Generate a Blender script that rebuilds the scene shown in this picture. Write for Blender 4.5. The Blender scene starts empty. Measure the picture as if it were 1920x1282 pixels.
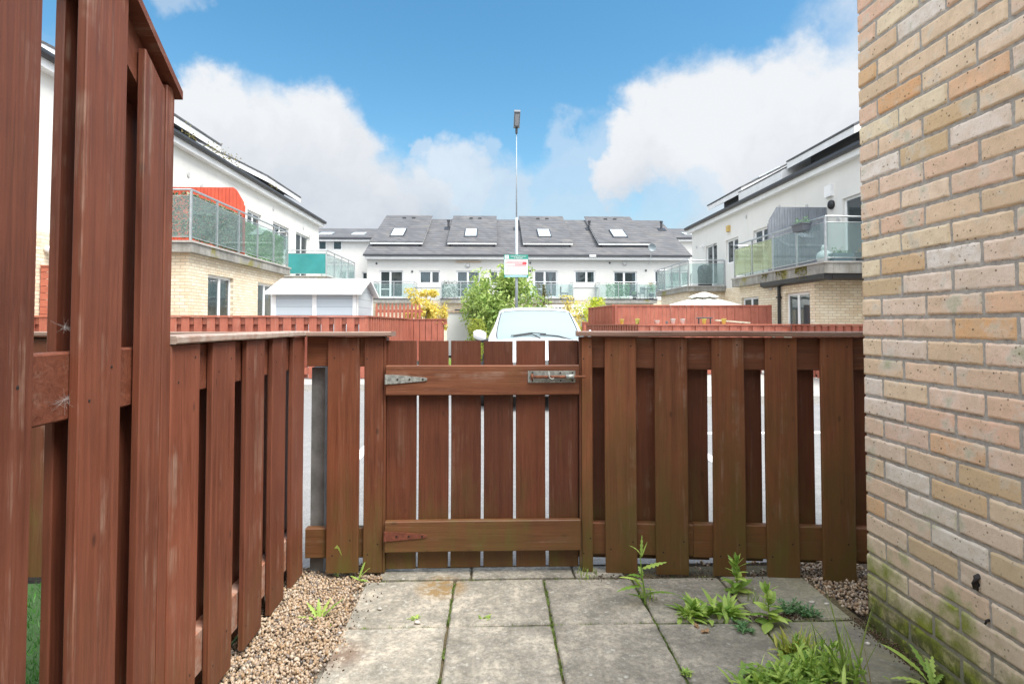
import bpy, math, random
import numpy as np
from mathutils import Vector, Matrix, Euler
R = math.radians
rng = random.Random(7)
sc = bpy.context.scene
col = sc.collection

# ------------------------------------------------------------------ camera
EYE = 1.14
FPX = 1090.0                      # focal length in photo pixels (1920 wide)
YAW = math.atan(35 / 1090)
PITCH = R(1.75)
cam_d = bpy.data.cameras.new('camera'); cam = bpy.data.objects.new('camera', cam_d); col.objects.link(cam)
cam.location = (0, 0, EYE)
cam.rotation_euler = (R(90) + PITCH, 0, -YAW)
cam_d.lens = 36 * FPX / 1920; cam_d.sensor_width = 36
CYP = 608 - FPX * math.tan(PITCH)
cam_d.shift_y = -(641 - CYP) / 1920
cam_d.clip_start = 0.02; cam_d.clip_end = 2000
sc.camera = cam
RM = Euler(cam.rotation_euler).to_matrix()

def ray(u, v):
    return RM @ Vector(((u - 960) / FPX, -(v - CYP) / FPX, -1))
def PX(u, v, Y):                  # measured photo point -> world point at depth Y
    d = ray(u, v); t = Y / d.y
    return Vector((d.x * t, Y, EYE + d.z * t))
def G(u, v, z=0.0):               # measured photo point -> point on the ground
    d = ray(u, v); t = (z - EYE) / d.z
    return Vector((d.x * t, d.y * t, z))

# ------------------------------------------------------------------ world
SUN_EL, SUN_AZ = R(58), R(128)     # high, behind the camera's right shoulder
world = bpy.data.worlds.new('World'); sc.world = world; world.use_nodes = True
nt = world.node_tree; nt.nodes.clear()
def N(nt, t, **k):
    n = nt.nodes.new(t)
    for a, b in k.items(): setattr(n, a, b)
    return n
def wmath(op, a, b=None, c=None, clamp=False, tree=None):
    tr = tree or nt
    n = N(tr, 'ShaderNodeMath', operation=op); n.use_clamp = clamp
    for i, x in enumerate((a, b, c)):
        if x is None: continue
        if isinstance(x, (int, float)): n.inputs[i].default_value = x
        else: tr.links.new(x, n.inputs[i])
    return n.outputs[0]
sky = N(nt, 'ShaderNodeTexSky', sky_type='NISHITA')
sky.sun_disc = False; sky.sun_elevation = SUN_EL; sky.sun_rotation = SUN_AZ
sky.air_density = 1.3; sky.dust_density = 0.3; sky.ozone_density = 3.0
bg1 = N(nt, 'ShaderNodeBackground'); bg1.inputs[1].default_value = 0.072
hs = N(nt, 'ShaderNodeHueSaturation'); hs.inputs['Hue'].default_value = 0.487; hs.inputs['Saturation'].default_value = 1.25; hs.inputs['Value'].default_value = 1.0
nt.links.new(sky.outputs[0], hs.inputs['Color']); nt.links.new(hs.outputs[0], bg1.inputs[0])
tc = N(nt, 'ShaderNodeTexCoord')
n1 = N(nt, 'ShaderNodeTexNoise'); n1.inputs['Scale'].default_value = 5.0; n1.inputs['Detail'].default_value = 9; n1.inputs['Roughness'].default_value = 0.6
nt.links.new(tc.outputs['Generated'], n1.inputs['Vector'])
sub = N(nt, 'ShaderNodeVectorMath', operation='SUBTRACT'); nt.links.new(n1.outputs['Color'], sub.inputs[0]); sub.inputs[1].default_value = (.5, .5, .5)
scl = N(nt, 'ShaderNodeVectorMath', operation='SCALE'); nt.links.new(sub.outputs[0], scl.inputs[0]); scl.inputs['Scale'].default_value = 0.24
wd = N(nt, 'ShaderNodeVectorMath', operation='ADD'); nt.links.new(tc.outputs['Generated'], wd.inputs[0]); nt.links.new(scl.outputs[0], wd.inputs[1])
BLOBS = [  # direction of each cloud puff (as seen in the photo), angular radius, weight
 (400,270,.085,1),(335,345,.12,1),(340,260,.07,1),(250,320,.09,1),(575,275,.095,1),(520,330,.13,1),(660,310,.085,1),(450,400,.17,1),(650,420,.16,1),
 (780,410,.11,.9),(860,345,.075,.72),(905,290,.04,.35),(930,400,.11,.62),(800,270,.03,.5),(1060,260,.05,.35),(1080,340,.10,.42),
 (1180,320,.075,1),(1260,285,.095,1),(1350,245,.12,1),(1445,235,.11,1),(1540,230,.115,1),(1650,215,.13,1),(1800,230,.22,1),
 (1480,310,.11,.95),(1330,340,.07,.8),(1590,350,.12,.9),(1260,430,.10,.45),(1100,430,.10,.5),(100,400,.22,1),(-100,300,.16,1),(700,470,.18,.8),(960,480,.12,.6),(360,-10,.05,.35),(1450,480,.2,.7)]
acc = None
for (u, v, r, w) in BLOBS:
    d = ray(u, v).normalized()
    dist = N(nt, 'ShaderNodeVectorMath', operation='DISTANCE'); nt.links.new(wd.outputs[0], dist.inputs[0]); dist.inputs[1].default_value = d
    mr = N(nt, 'ShaderNodeMapRange', interpolation_type='SMOOTHSTEP'); nt.links.new(dist.outputs['Value'], mr.inputs[0])
    mr.inputs[1].default_value = r * 0.66; mr.inputs[2].default_value = r * 1.12; mr.inputs[3].default_value = w; mr.inputs[4].default_value = 0
    acc = mr.outputs[0] if acc is None else wmath('MAXIMUM', acc, mr.outputs[0])
# the rest of the sky, round behind the camera
sp = N(nt, 'ShaderNodeSeparateXYZ'); nt.links.new(tc.outputs['Generated'], sp.inputs[0])
n2 = N(nt, 'ShaderNodeTexNoise'); n2.inputs['Scale'].default_value = 2.2; n2.inputs['Detail'].default_value = 7
nt.links.new(tc.outputs['Generated'], n2.inputs['Vector'])
m2 = N(nt, 'ShaderNodeMapRange'); nt.links.new(n2.outputs['Fac'], m2.inputs[0]); m2.inputs[1].default_value = .36; m2.inputs[2].default_value = .48
back = N(nt, 'ShaderNodeMapRange'); nt.links.new(sp.outputs['Y'], back.inputs[0]); back.inputs[1].default_value = .45; back.inputs[2].default_value = .2
bk = wmath('MULTIPLY', m2.outputs[0], back.outputs[0])
acc = wmath('MAXIMUM', acc, bk)
# cloud brightness: white tops, blue-grey bases
n3 = N(nt, 'ShaderNodeTexNoise'); n3.inputs['Scale'].default_value = 3.6; n3.inputs['Detail'].default_value = 8; n3.inputs['Roughness'].default_value = .55
nt.links.new(wd.outputs[0], n3.inputs['Vector'])
el = N(nt, 'ShaderNodeMapRange'); nt.links.new(sp.outputs['Z'], el.inputs[0]); el.inputs[1].default_value = .10; el.inputs[2].default_value = .36; el.inputs[3].default_value = -.25; el.inputs[4].default_value = .26
br = wmath('ADD', n3.outputs['Fac'], el.outputs[0], clamp=True)
cr = N(nt, 'ShaderNodeValToRGB'); nt.links.new(br, cr.inputs[0])
cr.color_ramp.elements[0].position = .20; cr.color_ramp.elements[0].color = (.42, .48, .56, 1)
cr.color_ramp.elements[1].position = .66; cr.color_ramp.elements[1].color = (.80, .82, .85, 1)
e = cr.color_ramp.elements.new(.42); e.color = (.63, .67, .73, 1)
bg2 = N(nt, 'ShaderNodeBackground'); nt.links.new(cr.outputs[0], bg2.inputs[0])
# unseen cloud overhead and behind the viewer, brightened to add fill light
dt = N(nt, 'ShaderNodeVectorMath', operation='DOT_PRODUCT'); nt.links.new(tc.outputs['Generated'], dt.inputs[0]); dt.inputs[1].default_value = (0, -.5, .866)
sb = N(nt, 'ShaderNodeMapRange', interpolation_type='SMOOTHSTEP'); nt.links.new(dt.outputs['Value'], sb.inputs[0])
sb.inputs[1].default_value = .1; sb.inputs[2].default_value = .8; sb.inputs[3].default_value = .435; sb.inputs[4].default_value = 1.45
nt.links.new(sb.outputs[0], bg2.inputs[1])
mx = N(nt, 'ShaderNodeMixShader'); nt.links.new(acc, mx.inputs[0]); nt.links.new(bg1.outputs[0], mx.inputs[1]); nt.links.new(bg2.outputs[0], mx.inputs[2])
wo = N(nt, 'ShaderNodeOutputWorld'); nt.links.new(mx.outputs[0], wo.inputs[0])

sun_d = bpy.data.lights.new('sun', 'SUN'); sun = bpy.data.objects.new('sun', sun_d); col.objects.link(sun)
sun_d.energy = 2.6; sun_d.angle = R(30); sun_d.color = (1, .95, .87)
sd = Vector((math.sin(SUN_AZ) * math.cos(SUN_EL), math.cos(SUN_AZ) * math.cos(SUN_EL), math.sin(SUN_EL)))
sun.rotation_euler = sd.to_track_quat('Z', 'Y').to_euler()
sc.view_settings.view_transform = 'Standard'; sc.view_settings.look = 'None'; sc.view_settings.gamma = 1
sc.view_settings.exposure = 1.35
sc.cycles.max_bounces = 7; sc.cycles.transparent_max_bounces = 12

# ------------------------------------------------------------------ mesh helpers
class MB:
    def __init__(s): s.v = []; s.f = []; s.m = []; s.a = []; s.cm = 0; s.ca = 0.0
    def add(s, vs, fs, m=None, a=None):
        b = len(s.v); s.v.extend([tuple(p) for p in vs])
        for f in fs:
            s.f.append(tuple(b + i for i in f)); s.m.append(s.cm if m is None else m); s.a.append(s.ca if a is None else a)
        return s
    def box(s, x0, x1, y0, y1, z0, z1, **k):
        v = [(x0,y0,z0),(x1,y0,z0),(x1,y1,z0),(x0,y1,z0),(x0,y0,z1),(x1,y0,z1),(x1,y1,z1),(x0,y1,z1)]
        return s.add(v, [(0,3,2,1),(4,5,6,7),(0,1,5,4),(1,2,6,5),(2,3,7,6),(3,0,4,7)], **k)
    def hexa(s, pts, **k):        # 8 points, bottom ring then top ring
        return s.add(pts, [(0,3,2,1),(4,5,6,7),(0,1,5,4),(1,2,6,5),(2,3,7,6),(3,0,4,7)], **k)
    def prism(s, poly, axis, a0, a1, **k):   # poly: list of 2D points in the two other axes, extruded along axis
        n = len(poly)
        def P(p, a):
            return {'x': (a, p[0], p[1]), 'y': (p[0], a, p[1]), 'z': (p[0], p[1], a)}[axis]
        v = [P(p, a0) for p in poly] + [P(p, a1) for p in poly]
        f = [tuple(range(n)), tuple(reversed(range(n, 2*n)))] + [(i, i+n, (i+1) % n + n, (i+1) % n) for i in range(n)]
        return s.add(v, f, **k)
    def cyl(s, p0, p1, r0, r1=None, n=10, cap=True, **k):
        p0 = Vector(p0); p1 = Vector(p1); r1 = r0 if r1 is None else r1
        d = (p1 - p0).normalized(); a = d.orthogonal().normalized(); b = d.cross(a)
        v = [p0 + (a*math.cos(t) + b*math.sin(t))*r0 for t in [2*math.pi*i/n for i in range(n)]]
        v += [p1 + (a*math.cos(t) + b*math.sin(t))*r1 for t in [2*math.pi*i/n for i in range(n)]]
        f = [(i, (i+1) % n, (i+1) % n + n, i+n) for i in range(n)]
        if cap: f += [tuple(reversed(range(n))), tuple(range(n, 2*n))]
        return s.add(v, f, **k)
    def tube(s, pts, r, n=6, **k):
        pts = [Vector(p) for p in pts]; rs = r if isinstance(r, (list, tuple)) else [r]*len(pts)
        v = []; f = []
        for i, p in enumerate(pts):
            d = (pts[min(i+1, len(pts)-1)] - pts[max(i-1, 0)]).normalized()
            a = d.cross(Vector((.31, .17, 1))) if abs(d.z) < .95 else d.cross(Vector((1, .2, 0)))
            a.normalize(); b = d.cross(a)
            v += [p + (a*math.cos(2*math.pi*j/n) + b*math.sin(2*math.pi*j/n))*rs[i] for j in range(n)]
        for i in range(len(pts)-1):
            for j in range(n):
                f.append((i*n+j, i*n+(j+1) % n, (i+1)*n+(j+1) % n, (i+1)*n+j))
        f += [tuple(reversed(range(n))), tuple(range((len(pts)-1)*n, len(pts)*n))]
        return s.add(v, f, **k)
    def lathe(s, prof, c=(0,0,0), n=20, axis='z', **k):
        v = []; f = []
        for (r, h) in prof:
            for j in range(n):
                t = 2*math.pi*j/n
                p = {'z': (r*math.cos(t), r*math.sin(t), h), 'x': (h, r*math.cos(t), r*math.sin(t)), 'y': (r*math.cos(t), h, r*math.sin(t))}[axis]
                v.append((p[0]+c[0], p[1]+c[1], p[2]+c[2]))
        for i in range(len(prof)-1):
            for j in range(n): f.append((i*n+j, i*n+(j+1) % n, (i+1)*n+(j+1) % n, (i+1)*n+j))
        f += [tuple(reversed(range(n))), tuple(range((len(prof)-1)*n, len(prof)*n))]
        return s.add(v, f, **k)
    def build(s, name, mats, parent=None, loc=None, smooth=False, rot=None):
        me = bpy.data.meshes.new(name); me.from_pydata(s.v, [], s.f)
        if not isinstance(mats, (list, tuple)): mats = [mats]
        for m in mats: me.materials.append(m)
        if len(mats) > 1: me.polygons.foreach_set('material_index', s.m)
        if any(s.a):
            at = me.attributes.new('rnd', 'FLOAT', 'FACE'); at.data.foreach_set('value', s.a)
        if smooth: me.polygons.foreach_set('use_smooth', [True]*len(me.polygons))
        me.update()
        o = bpy.data.objects.new(name, me); col.objects.link(o)
        if parent is not None: o.parent = parent
        if loc is not None: o.location = loc
        if rot is not None: o.rotation_euler = rot
        return o
def tag(o, label=None, cat=None, group=None, kind=None):
    if label: o['label'] = label
    if cat: o['category'] = cat
    if group: o['group'] = group
    if kind: o['kind'] = kind
    return o
def empty(name, loc=(0,0,0), label=None, cat=None, group=None, rz=0):
    o = bpy.data.objects.new(name, None); col.objects.link(o); o.location = loc; o.rotation_euler = (0, 0, rz); o.empty_display_size = .1
    return tag(o, label, cat, group)

# ------------------------------------------------------------------ materials
def mat(name):
    m = bpy.data.materials.new(name); m.use_nodes = True
    t = m.node_tree; b = t.nodes['Principled BSDF']
    return m, t, b
def ramp(t, src, stops):
    c = N(t, 'ShaderNodeValToRGB'); t.links.new(src, c.inputs[0])
    c.color_ramp.elements[0].position = stops[0][0]; c.color_ramp.elements[0].color = (*stops[0][1], 1)
    c.color_ramp.elements[1].position = stops[-1][0]; c.color_ramp.elements[1].color = (*stops[-1][1], 1)
    for p, cc in stops[1:-1]:
        e = c.color_ramp.elements.new(p); e.color = (*cc, 1)
    return c.outputs[0]
def noise(t, scale, detail=4, rough=.55, vec=None, dist=0):
    n = N(t, 'ShaderNodeTexNoise'); n.inputs['Scale'].default_value = scale; n.inputs['Detail'].default_value = detail
    n.inputs['Roughness'].default_value = rough; n.inputs['Distortion'].default_value = dist
    if vec is not None: t.links.new(vec, n.inputs['Vector'])
    return n.outputs['Fac']
def mixc(t, fac, a, b, mode='MIX'):
    n = N(t, 'ShaderNodeMix', data_type='RGBA', blend_type=mode)
    for i, x in ((0, fac), (6, a), (7, b)):
        if isinstance(x, (int, float)): n.inputs[i].default_value = x
        elif isinstance(x, tuple): n.inputs[i].default_value = (*x, 1)
        else: t.links.new(x, n.inputs[i])
    return n.outputs[2]
def maprange(t, src, a, b, c=0., d=1., smooth=False):
    n = N(t, 'ShaderNodeMapRange'); t.links.new(src, n.inputs[0])
    if smooth: n.interpolation_type = 'SMOOTHSTEP'
    for i, x in enumerate((a, b, c, d)): n.inputs[i+1].default_value = x
    return n.outputs[0]
def bump(t, b, h, strength=.3, dist=.01):
    n = N(t, 'ShaderNodeBump'); n.inputs['Strength'].default_value = strength; n.inputs['Distance'].default_value = dist
    t.links.new(h, n.inputs['Height']); t.links.new(n.outputs[0], b.inputs['Normal'])
def objco(t): return N(t, 'ShaderNodeTexCoord').outputs['Object']
def worldpos(t): return N(t, 'ShaderNodeNewGeometry').outputs['Position']
def scaled(t, vec, s, add=None):
    n = N(t, 'ShaderNodeVectorMath', operation='MULTIPLY'); t.links.new(vec, n.inputs[0]); n.inputs[1].default_value = s
    o = n.outputs[0]
    if add is not None:
        n2_ = N(t, 'ShaderNodeVectorMath', operation='ADD'); t.links.new(o, n2_.inputs[0]); t.links.new(add, n2_.inputs[1]); o = n2_.outputs[0]
    return o
def simple(name, c, rough=.6, metal=0., var=0., vscale=4., bstr=0.):
    m, t, b = mat(name)
    b.inputs['Roughness'].default_value = rough; b.inputs['Metallic'].default_value = metal
    if var:
        n = noise(t, vscale, 6, .6, worldpos(t))
        c2 = mixc(t, maprange(t, n, .35, .65), tuple(x*(1-var) for x in c), tuple(min(1, x*(1+var)) for x in c))
        t.links.new(c2, b.inputs['Base Color'])
        if bstr: bump(t, b, n, bstr, .01)
    else: b.inputs['Base Color'].default_value = (*c, 1)
    return m
def wood(name, axis, dark, light, algae=0., alg_top=.9, wear=.25, weather=0., alg_c=(.115,.078,.018)):
    """stained timber: grain along the given object axis, worn streaks, green algae low down"""
    m, t, b = mat(name)
    oc = objco(t); oi = N(t, 'ShaderNodeObjectInfo').outputs['Random']
    cmb = N(t, 'ShaderNodeCombineXYZ')
    for i in range(3): t.links.new(wmath('MULTIPLY', oi, 17.3 + 9*i, tree=t), cmb.inputs[i])
    s = {'z': (42, 42, 1.6), 'x': (1.6, 42, 42), 'y': (42, 1.6, 42)}[axis]
    s2 = {'z': (150, 150, 4), 'x': (4, 150, 150), 'y': (150, 4, 150)}[axis]
    g = noise(t, 1, 5, .6, scaled(t, oc, s, cmb.outputs[0]), dist=1.6)
    g2 = noise(t, 1, 3, .6, scaled(t, oc, s2, cmb.outputs[0]))
    big = noise(t, 3.1, 4, .6, scaled(t, oc, (1, 1, 1), cmb.outputs[0]))
    c = mixc(t, maprange(t, g, .32, .66), tuple(x*.95 for x in dark), light)
    c = mixc(t, maprange(t, g2, .45, .68, 0, .38), c, tuple(x*.45 for x in dark))
    sp_ = noise(t, 1, 5, .75, scaled(t, oc, tuple(x*.5 for x in s2), cmb.outputs[0])); c = mixc(t, maprange(t, sp_, .60, .72, 0, .32), c, tuple(x*1.7 for x in light))
    c = mixc(t, maprange(t, big, .35, .7, 0, .45), c, tuple(x*1.35 for x in light))
    rv = maprange(t, oi, 0, 1, .78, 1.18)
    vm = N(t, 'ShaderNodeVectorMath', operation='SCALE'); t.links.new(c, vm.inputs[0]); t.links.new(rv, vm.inputs['Scale']); c = vm.outputs[0]
    kv = N(t, 'ShaderNodeTexVoronoi'); kv.inputs['Scale'].default_value = 1; ks = {'z': (9, 9, 4.2), 'x': (4.2, 9, 9), 'y': (9, 4.2, 9)}[axis]
    t.links.new(scaled(t, oc, ks, cmb.outputs[0]), kv.inputs['Vector']); c = mixc(t, maprange(t, kv.outputs['Distance'], .03, .085, .7, 0), c, tuple(x*.3 for x in dark))
    # worn pale patches
    w = noise(t, 1, 8, .78, scaled(t, oc, tuple(x*.45 for x in s), cmb.outputs[0]))
    w2 = noise(t, 7, 3, .6, scaled(t, oc, (1, 1, 1), cmb.outputs[0]))
    wm = wmath('MULTIPLY', maprange(t, w, .53, .66), maprange(t, w2, .44, .58), tree=t)
    c = mixc(t, wmath('MULTIPLY', wm, wear, tree=t), c, (.36, .25, .19))
    if weather:
        wn = noise(t, 1, 6, .65, scaled(t, oc, tuple(x*.7 for x in s), cmb.outputs[0]))
        c = mixc(t, maprange(t, wn, .35, .6, 0, weather), c, (.42, .36, .31))
    if algae:
        z = N(t, 'ShaderNodeSeparateXYZ'); t.links.new(worldpos(t), z.inputs[0])
        an = noise(t, 4, 5, .65, scaled(t, oc, (2.4, 2.4, .8), cmb.outputs[0]))
        a = wmath('ADD', maprange(t, z.outputs['Z'], alg_top, 0., -.2, .95), maprange(t, an, .3, .7, -.45, .45), tree=t)
        a = wmath('MULTIPLY', a, maprange(t, g, .3, .65, .75, 1.1), clamp=True, tree=t)
        c = mixc(t, wmath('MULTIPLY', a, algae, clamp=True, tree=t), c, alg_c)
        a2 = wmath('MULTIPLY', maprange(t, z.outputs['Z'], .45, .05, 0, 1), maprange(t, an, .55, .75), clamp=True, tree=t)
        c = mixc(t, wmath('MULTIPLY', a2, algae*.6, tree=t), c, (.10, .13, .015))
    t.links.new(c, b.inputs['Base Color'])
    t.links.new(maprange(t, g, .3, .7, .5, .72), b.inputs['Roughness'])
    bump(t, b, wmath('ADD', wmath('MULTIPLY', g, .7, tree=t), wmath('MULTIPLY', g2, .3, tree=t), tree=t), .35, .004)
    return m
RED_D, RED_L = (.115, .030, .015), (.205, .060, .030)
W_left = wood('red stained boards', 'z', (.108, .029, .014), (.175, .052, .026), .25, .4, .55)
W_leftrail = wood('red stained rail along path', 'y', (.11, .030, .014), (.18, .054, .027), .1, .3, .4)
W_leftlow = wood('weathered low rail', 'y', (.17, .06, .032), (.27, .10, .055), .1, .3, .5, weather=.45)
W_leftcap = wood('weathered capping along path', 'y', (.22, .12, .09), (.36, .25, .20), 0, .9, .6, weather=.8)
W_front = wood('brown stained boards', 'z', (.105, .029, .013), (.165, .051, .021), .75, .6, .45)
W_frontr = wood('brown stained boards with green algae', 'z', (.15, .048, .020), (.24, .085, .034), .85, 1.2, .7)
W_rail = wood('brown stained rails', 'x', (.125, .039, .017), (.21, .072, .030), .7, .65, .6)
W_gate = wood('gate boards', 'z', (.085, .022, .009), (.13, .037, .015), .75, .5, .25)
W_gaterail = wood('gate rails', 'x', (.105, .033, .014), (.18, .062, .026), .75, .6, .65)
W_cap = wood('worn fence capping', 'x', (.13, .05, .03), (.24, .12, .08), .2, .9, .8, weather=.35)
W_far = wood('orange red far fence', 'z', (.25, .068, .042), (.36, .112, .072), 0, .5, .45)
W_farx = wood('orange red far fence rail', 'x', (.27, .075, .045), (.38, .12, .075), 0, .5, .45)
W_screen = wood('bright red screen', 'z', (.45, .060, .030), (.60, .10, .050), 0, .5, .1)
M_nail = simple('nail', (.02, .015, .012), .7)
M_rust = simple('rusty steel', (.22, .085, .045), .75, .3, .35, 60, .3)
M_galv = simple('galvanised plate', (.36, .38, .36), .55, .6, .35, 70, .2)
M_redmetal = simple('red painted hinge', (.16, .048, .028), .6, 0, .3, 60)
M_concpost = simple('grey concrete post', (.17, .17, .165), .9, 0, .25, 14, .3)
M_white = simple('white upvc', (.78, .79, .80), .35, 0, .03, 3)
M_fascia = simple('white fascia', (.72, .73, .73), .5, 0, .06, 2)
M_gutter = simple('dark grey gutter', (.035, .038, .045), .4)
M_black = simple('black plastic', (.018, .018, .02), .45)
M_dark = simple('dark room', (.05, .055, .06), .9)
M_steel = simple('balcony steel', (.48, .51, .53), .38, .75, .1, 10)
M_soffit = simple('soffit', (.5, .5, .5), .7)

def render_mat(name, c):
    m, t, b = mat(name); wp = worldpos(t)
    n = noise(t, .9, 6, .65, wp); n2_ = noise(t, 1, 5, .6, scaled(t, wp, (3, 3, .25))); n3_ = noise(t, 160, 2, .5, wp)
    cc = mixc(t, maprange(t, n, .4, .75, 0, .5), c, tuple(x*.86 for x in c))
    cc = mixc(t, maprange(t, n2_, .58, .78, 0, .45), cc, (.52, .51, .44))
    t.links.new(cc, b.inputs['Base Color']); b.inputs['Roughness'].default_value = .9
    bump(t, b, n3_, .25, .004)
    return m
M_render = render_mat('white painted render', (.70, .695, .665))
M_render_far = render_mat('cream white render', (.61, .605, .58))

def brick_shader(name, plane, c1=(.70,.58,.41), c2=(.83,.75,.59), mortar=(.46,.40,.31)):
    m, t, b = mat(name); wp = worldpos(t)
    s = N(t, 'ShaderNodeSeparateXYZ'); t.links.new(wp, s.inputs[0])
    c = N(t, 'ShaderNodeCombineXYZ'); t.links.new(s.outputs['Y' if plane == 'x' else 'X'], c.inputs[0]); t.links.new(s.outputs['Z'], c.inputs[1])
    br_ = N(t, 'ShaderNodeTexBrick'); t.links.new(c.outputs[0], br_.inputs['Vector'])
    br_.inputs['Scale'].default_value = 1; br_.inputs['Brick Width'].default_value = .225; br_.inputs['Row Height'].default_value = .075
    br_.inputs['Mortar Size'].default_value = .009; br_.inputs['Mortar Smooth'].default_value = .2; br_.inputs['Bias'].default_value = 0
    br_.inputs['Color1'].default_value = (*c1, 1); br_.inputs['Color2'].default_value = (*c2, 1); br_.inputs['Mortar'].default_value = (*mortar, 1)
    n = noise(t, 5, 6, .7, wp); n2_ = noise(t, .7, 5, .6, wp)
    cc = mixc(t, maprange(t, n, .35, .7, 0, .35), br_.outputs['Color'], (.50, .33, .19))
    cc = mixc(t, maprange(t, n2_, .45, .7, 0, .35), cc, (.70, .66, .56))
    t.links.new(cc, b.inputs['Base Color']); b.inputs['Roughness'].default_value = .88
    inv = wmath('SUBTRACT', 1, br_.outputs['Fac'], tree=t)
    bump(t, b, wmath('ADD', inv, wmath('MULTIPLY', n, .4, tree=t), tree=t), .5, .008)
    return m
M_brx = brick_shader('buff brick side face', 'x'); M_bry = brick_shader('buff brick end face', 'y')

def tile_shader(name, axis_up_scale=1.0, c=(.105,.108,.118)):
    m, t, b = mat(name); wp = worldpos(t)
    s = N(t, 'ShaderNodeSeparateXYZ'); t.links.new(wp, s.inputs[0])
    # courses of interlocking tiles: rows by height
    fr = wmath('FRACT', wmath('MULTIPLY', s.outputs['Z'], 4.6, tree=t), tree=t)
    row = wmath('FLOOR', wmath('MULTIPLY', s.outputs['Z'], 4.6, tree=t), tree=t)
    wn = N(t, 'ShaderNodeTexWhiteNoise', noise_dimensions='2D')
    c2 = N(t, 'ShaderNodeCombineXYZ')
    t.links.new(wmath('FLOOR', wmath('MULTIPLY', wmath('ADD', s.outputs['X'], s.outputs['Y'], tree=t), 3.0, tree=t), tree=t), c2.inputs[0]); t.links.new(row, c2.inputs[1])
    t.links.new(c2.outputs[0], wn.inputs['Vector'])
    n = noise(t, .8, 6, .7, wp); n2_ = noise(t, 30, 3, .6, wp)
    cc = mixc(t, wn.outputs[0], tuple(x*.82 for x in c), tuple(x*1.2 for x in c))
    cc = mixc(t, maprange(t, n, .5, .75, 0, .5), cc, (.22, .20, .17))
    edge = maprange(t, fr, 0., .38, 1, 0)
    cc = mixc(t, wmath('MULTIPLY', edge, .75, tree=t), cc, tuple(x*.35 for x in c))
    t.links.new(cc, b.inputs['Base Color']); b.inputs['Roughness'].default_value = .8
    bump(t, b, wmath('ADD', wmath('SUBTRACT', 1, fr, tree=t), wmath('MULTIPLY', n2_, .3, tree=t), tree=t), .6, .02)
    return m
M_tile = tile_shader('grey roof tiles', c=(.088, .090, .098))

def glass(name, tint=(.8,.86,.86), opac=.35, base=(.5,.6,.6), rough=.03, fres=1.45):
    m, t, b = mat(name); t.nodes.remove(b)
    tr = N(t, 'ShaderNodeBsdfTransparent'); tr.inputs[0].default_value = (*tint, 1)
    df = N(t, 'ShaderNodeBsdfDiffuse')
    nn = noise(t, 1.7, 6, .65, worldpos(t))
    t.links.new(mixc(t, maprange(t, nn, .4, .7), base, tuple(min(1, x*1.25) for x in base)), df.inputs[0])
    gl = N(t, 'ShaderNodeBsdfGlossy'); gl.inputs['Roughness'].default_value = rough
    m1 = N(t, 'ShaderNodeMixShader'); m1.inputs[0].default_value = opac; t.links.new(tr.outputs[0], m1.inputs[1]); t.links.new(df.outputs[0], m1.inputs[2])
    lw = N(t, 'ShaderNodeLayerWeight'); lw.inputs['Blend'].default_value = .5; fo = wmath('ADD', wmath('MULTIPLY', wmath('POWER', lw.outputs['Facing'], 4.0, tree=t), .75, tree=t), (fres-1)**2/(fres+1)**2, tree=t)
    m2_ = N(t, 'ShaderNodeMixShader'); t.links.new(fo, m2_.inputs[0]); t.links.new(m1.outputs[0], m2_.inputs[1]); t.links.new(gl.outputs[0], m2_.inputs[2])
    t.links.new(m2_.outputs[0], t.nodes['Material Output'].inputs[0])
    return m
M_balglass = glass('balcony glass', (.86, .93, .92), .12, (.42, .52, .53))
M_milky = glass('algae clouded glass', (.8, .86, .75), .38, (.50, .55, .36))
M_teal = glass('teal windbreak', (.3, .6, .6), .85, (.04, .25, .25))
M_pane = glass('window glass', (.55, .6, .62), .1, (.15, .2, .2), fres=1.7)
M_rooflight = glass('rooflight glass', (.4, .45, .45), .9, (.55, .62, .66), fres=1.7)
M_blind = simple('pale blind', (.62, .64, .66), .8, 0, .1, 5)
def blind_mat():
    m, t, b = mat('venetian blind'); s = N(t, 'ShaderNodeSeparateXYZ'); t.links.new(worldpos(t), s.inputs[0])
    fr = wmath('FRACT', wmath('MULTIPLY', s.outputs['Z'], 18, tree=t), tree=t)
    t.links.new(mixc(t, maprange(t, fr, .0, .3), (.30, .33, .35), (.66, .68, .70)), b.inputs['Base Color']); return m
M_ven = blind_mat()

def leafmat(name, a, bcol, rough=.5, trans=.35):
    m, t, b = mat(name)
    at = N(t, 'ShaderNodeAttribute', attribute_name='rnd').outputs['Fac']
    c = ramp(t, at, [(0, a), (1, bcol)])
    n = noise(t, 60, 3, .6, worldpos(t)); c = mixc(t, maprange(t, n, .35, .7, 0, .15), c, tuple(x*.6 for x in a))
    t.links.new(c, b.inputs['Base Color']); b.inputs['Roughness'].default_value = rough
    tl = N(t, 'ShaderNodeBsdfTranslucent'); t.links.new(c, tl.inputs[0])
    mxs = N(t, 'ShaderNodeMixShader'); mxs.inputs[0].default_value = trans
    t.links.new(b.outputs[0], mxs.inputs[1]); t.links.new(tl.outputs[0], mxs.inputs[2]); t.links.new(mxs.outputs[0], t.nodes['Material Output'].inputs[0])
    return m
L_tree = leafmat('bright green leaves', (.16, .30, .05), (.55, .66, .22))
L_box = leafmat('dense shrub leaves', (.14, .20, .02), (.46, .50, .08))
L_gold = leafmat('golden leaves', (.55, .45, .05), (.90, .75, .22))
L_lime = leafmat('lime leaves', (.32, .46, .04), (.80, .78, .08))
L_ivy = leafmat('ivy screen leaves', (.02, .05, .02), (.42, .56, .36))
L_ivyg = leafmat('light green hedge screen leaves', (.07, .24, .05), (.50, .80, .38))
L_weed = leafmat('weed leaves', (.20, .38, .06), (.62, .80, .20))
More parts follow.
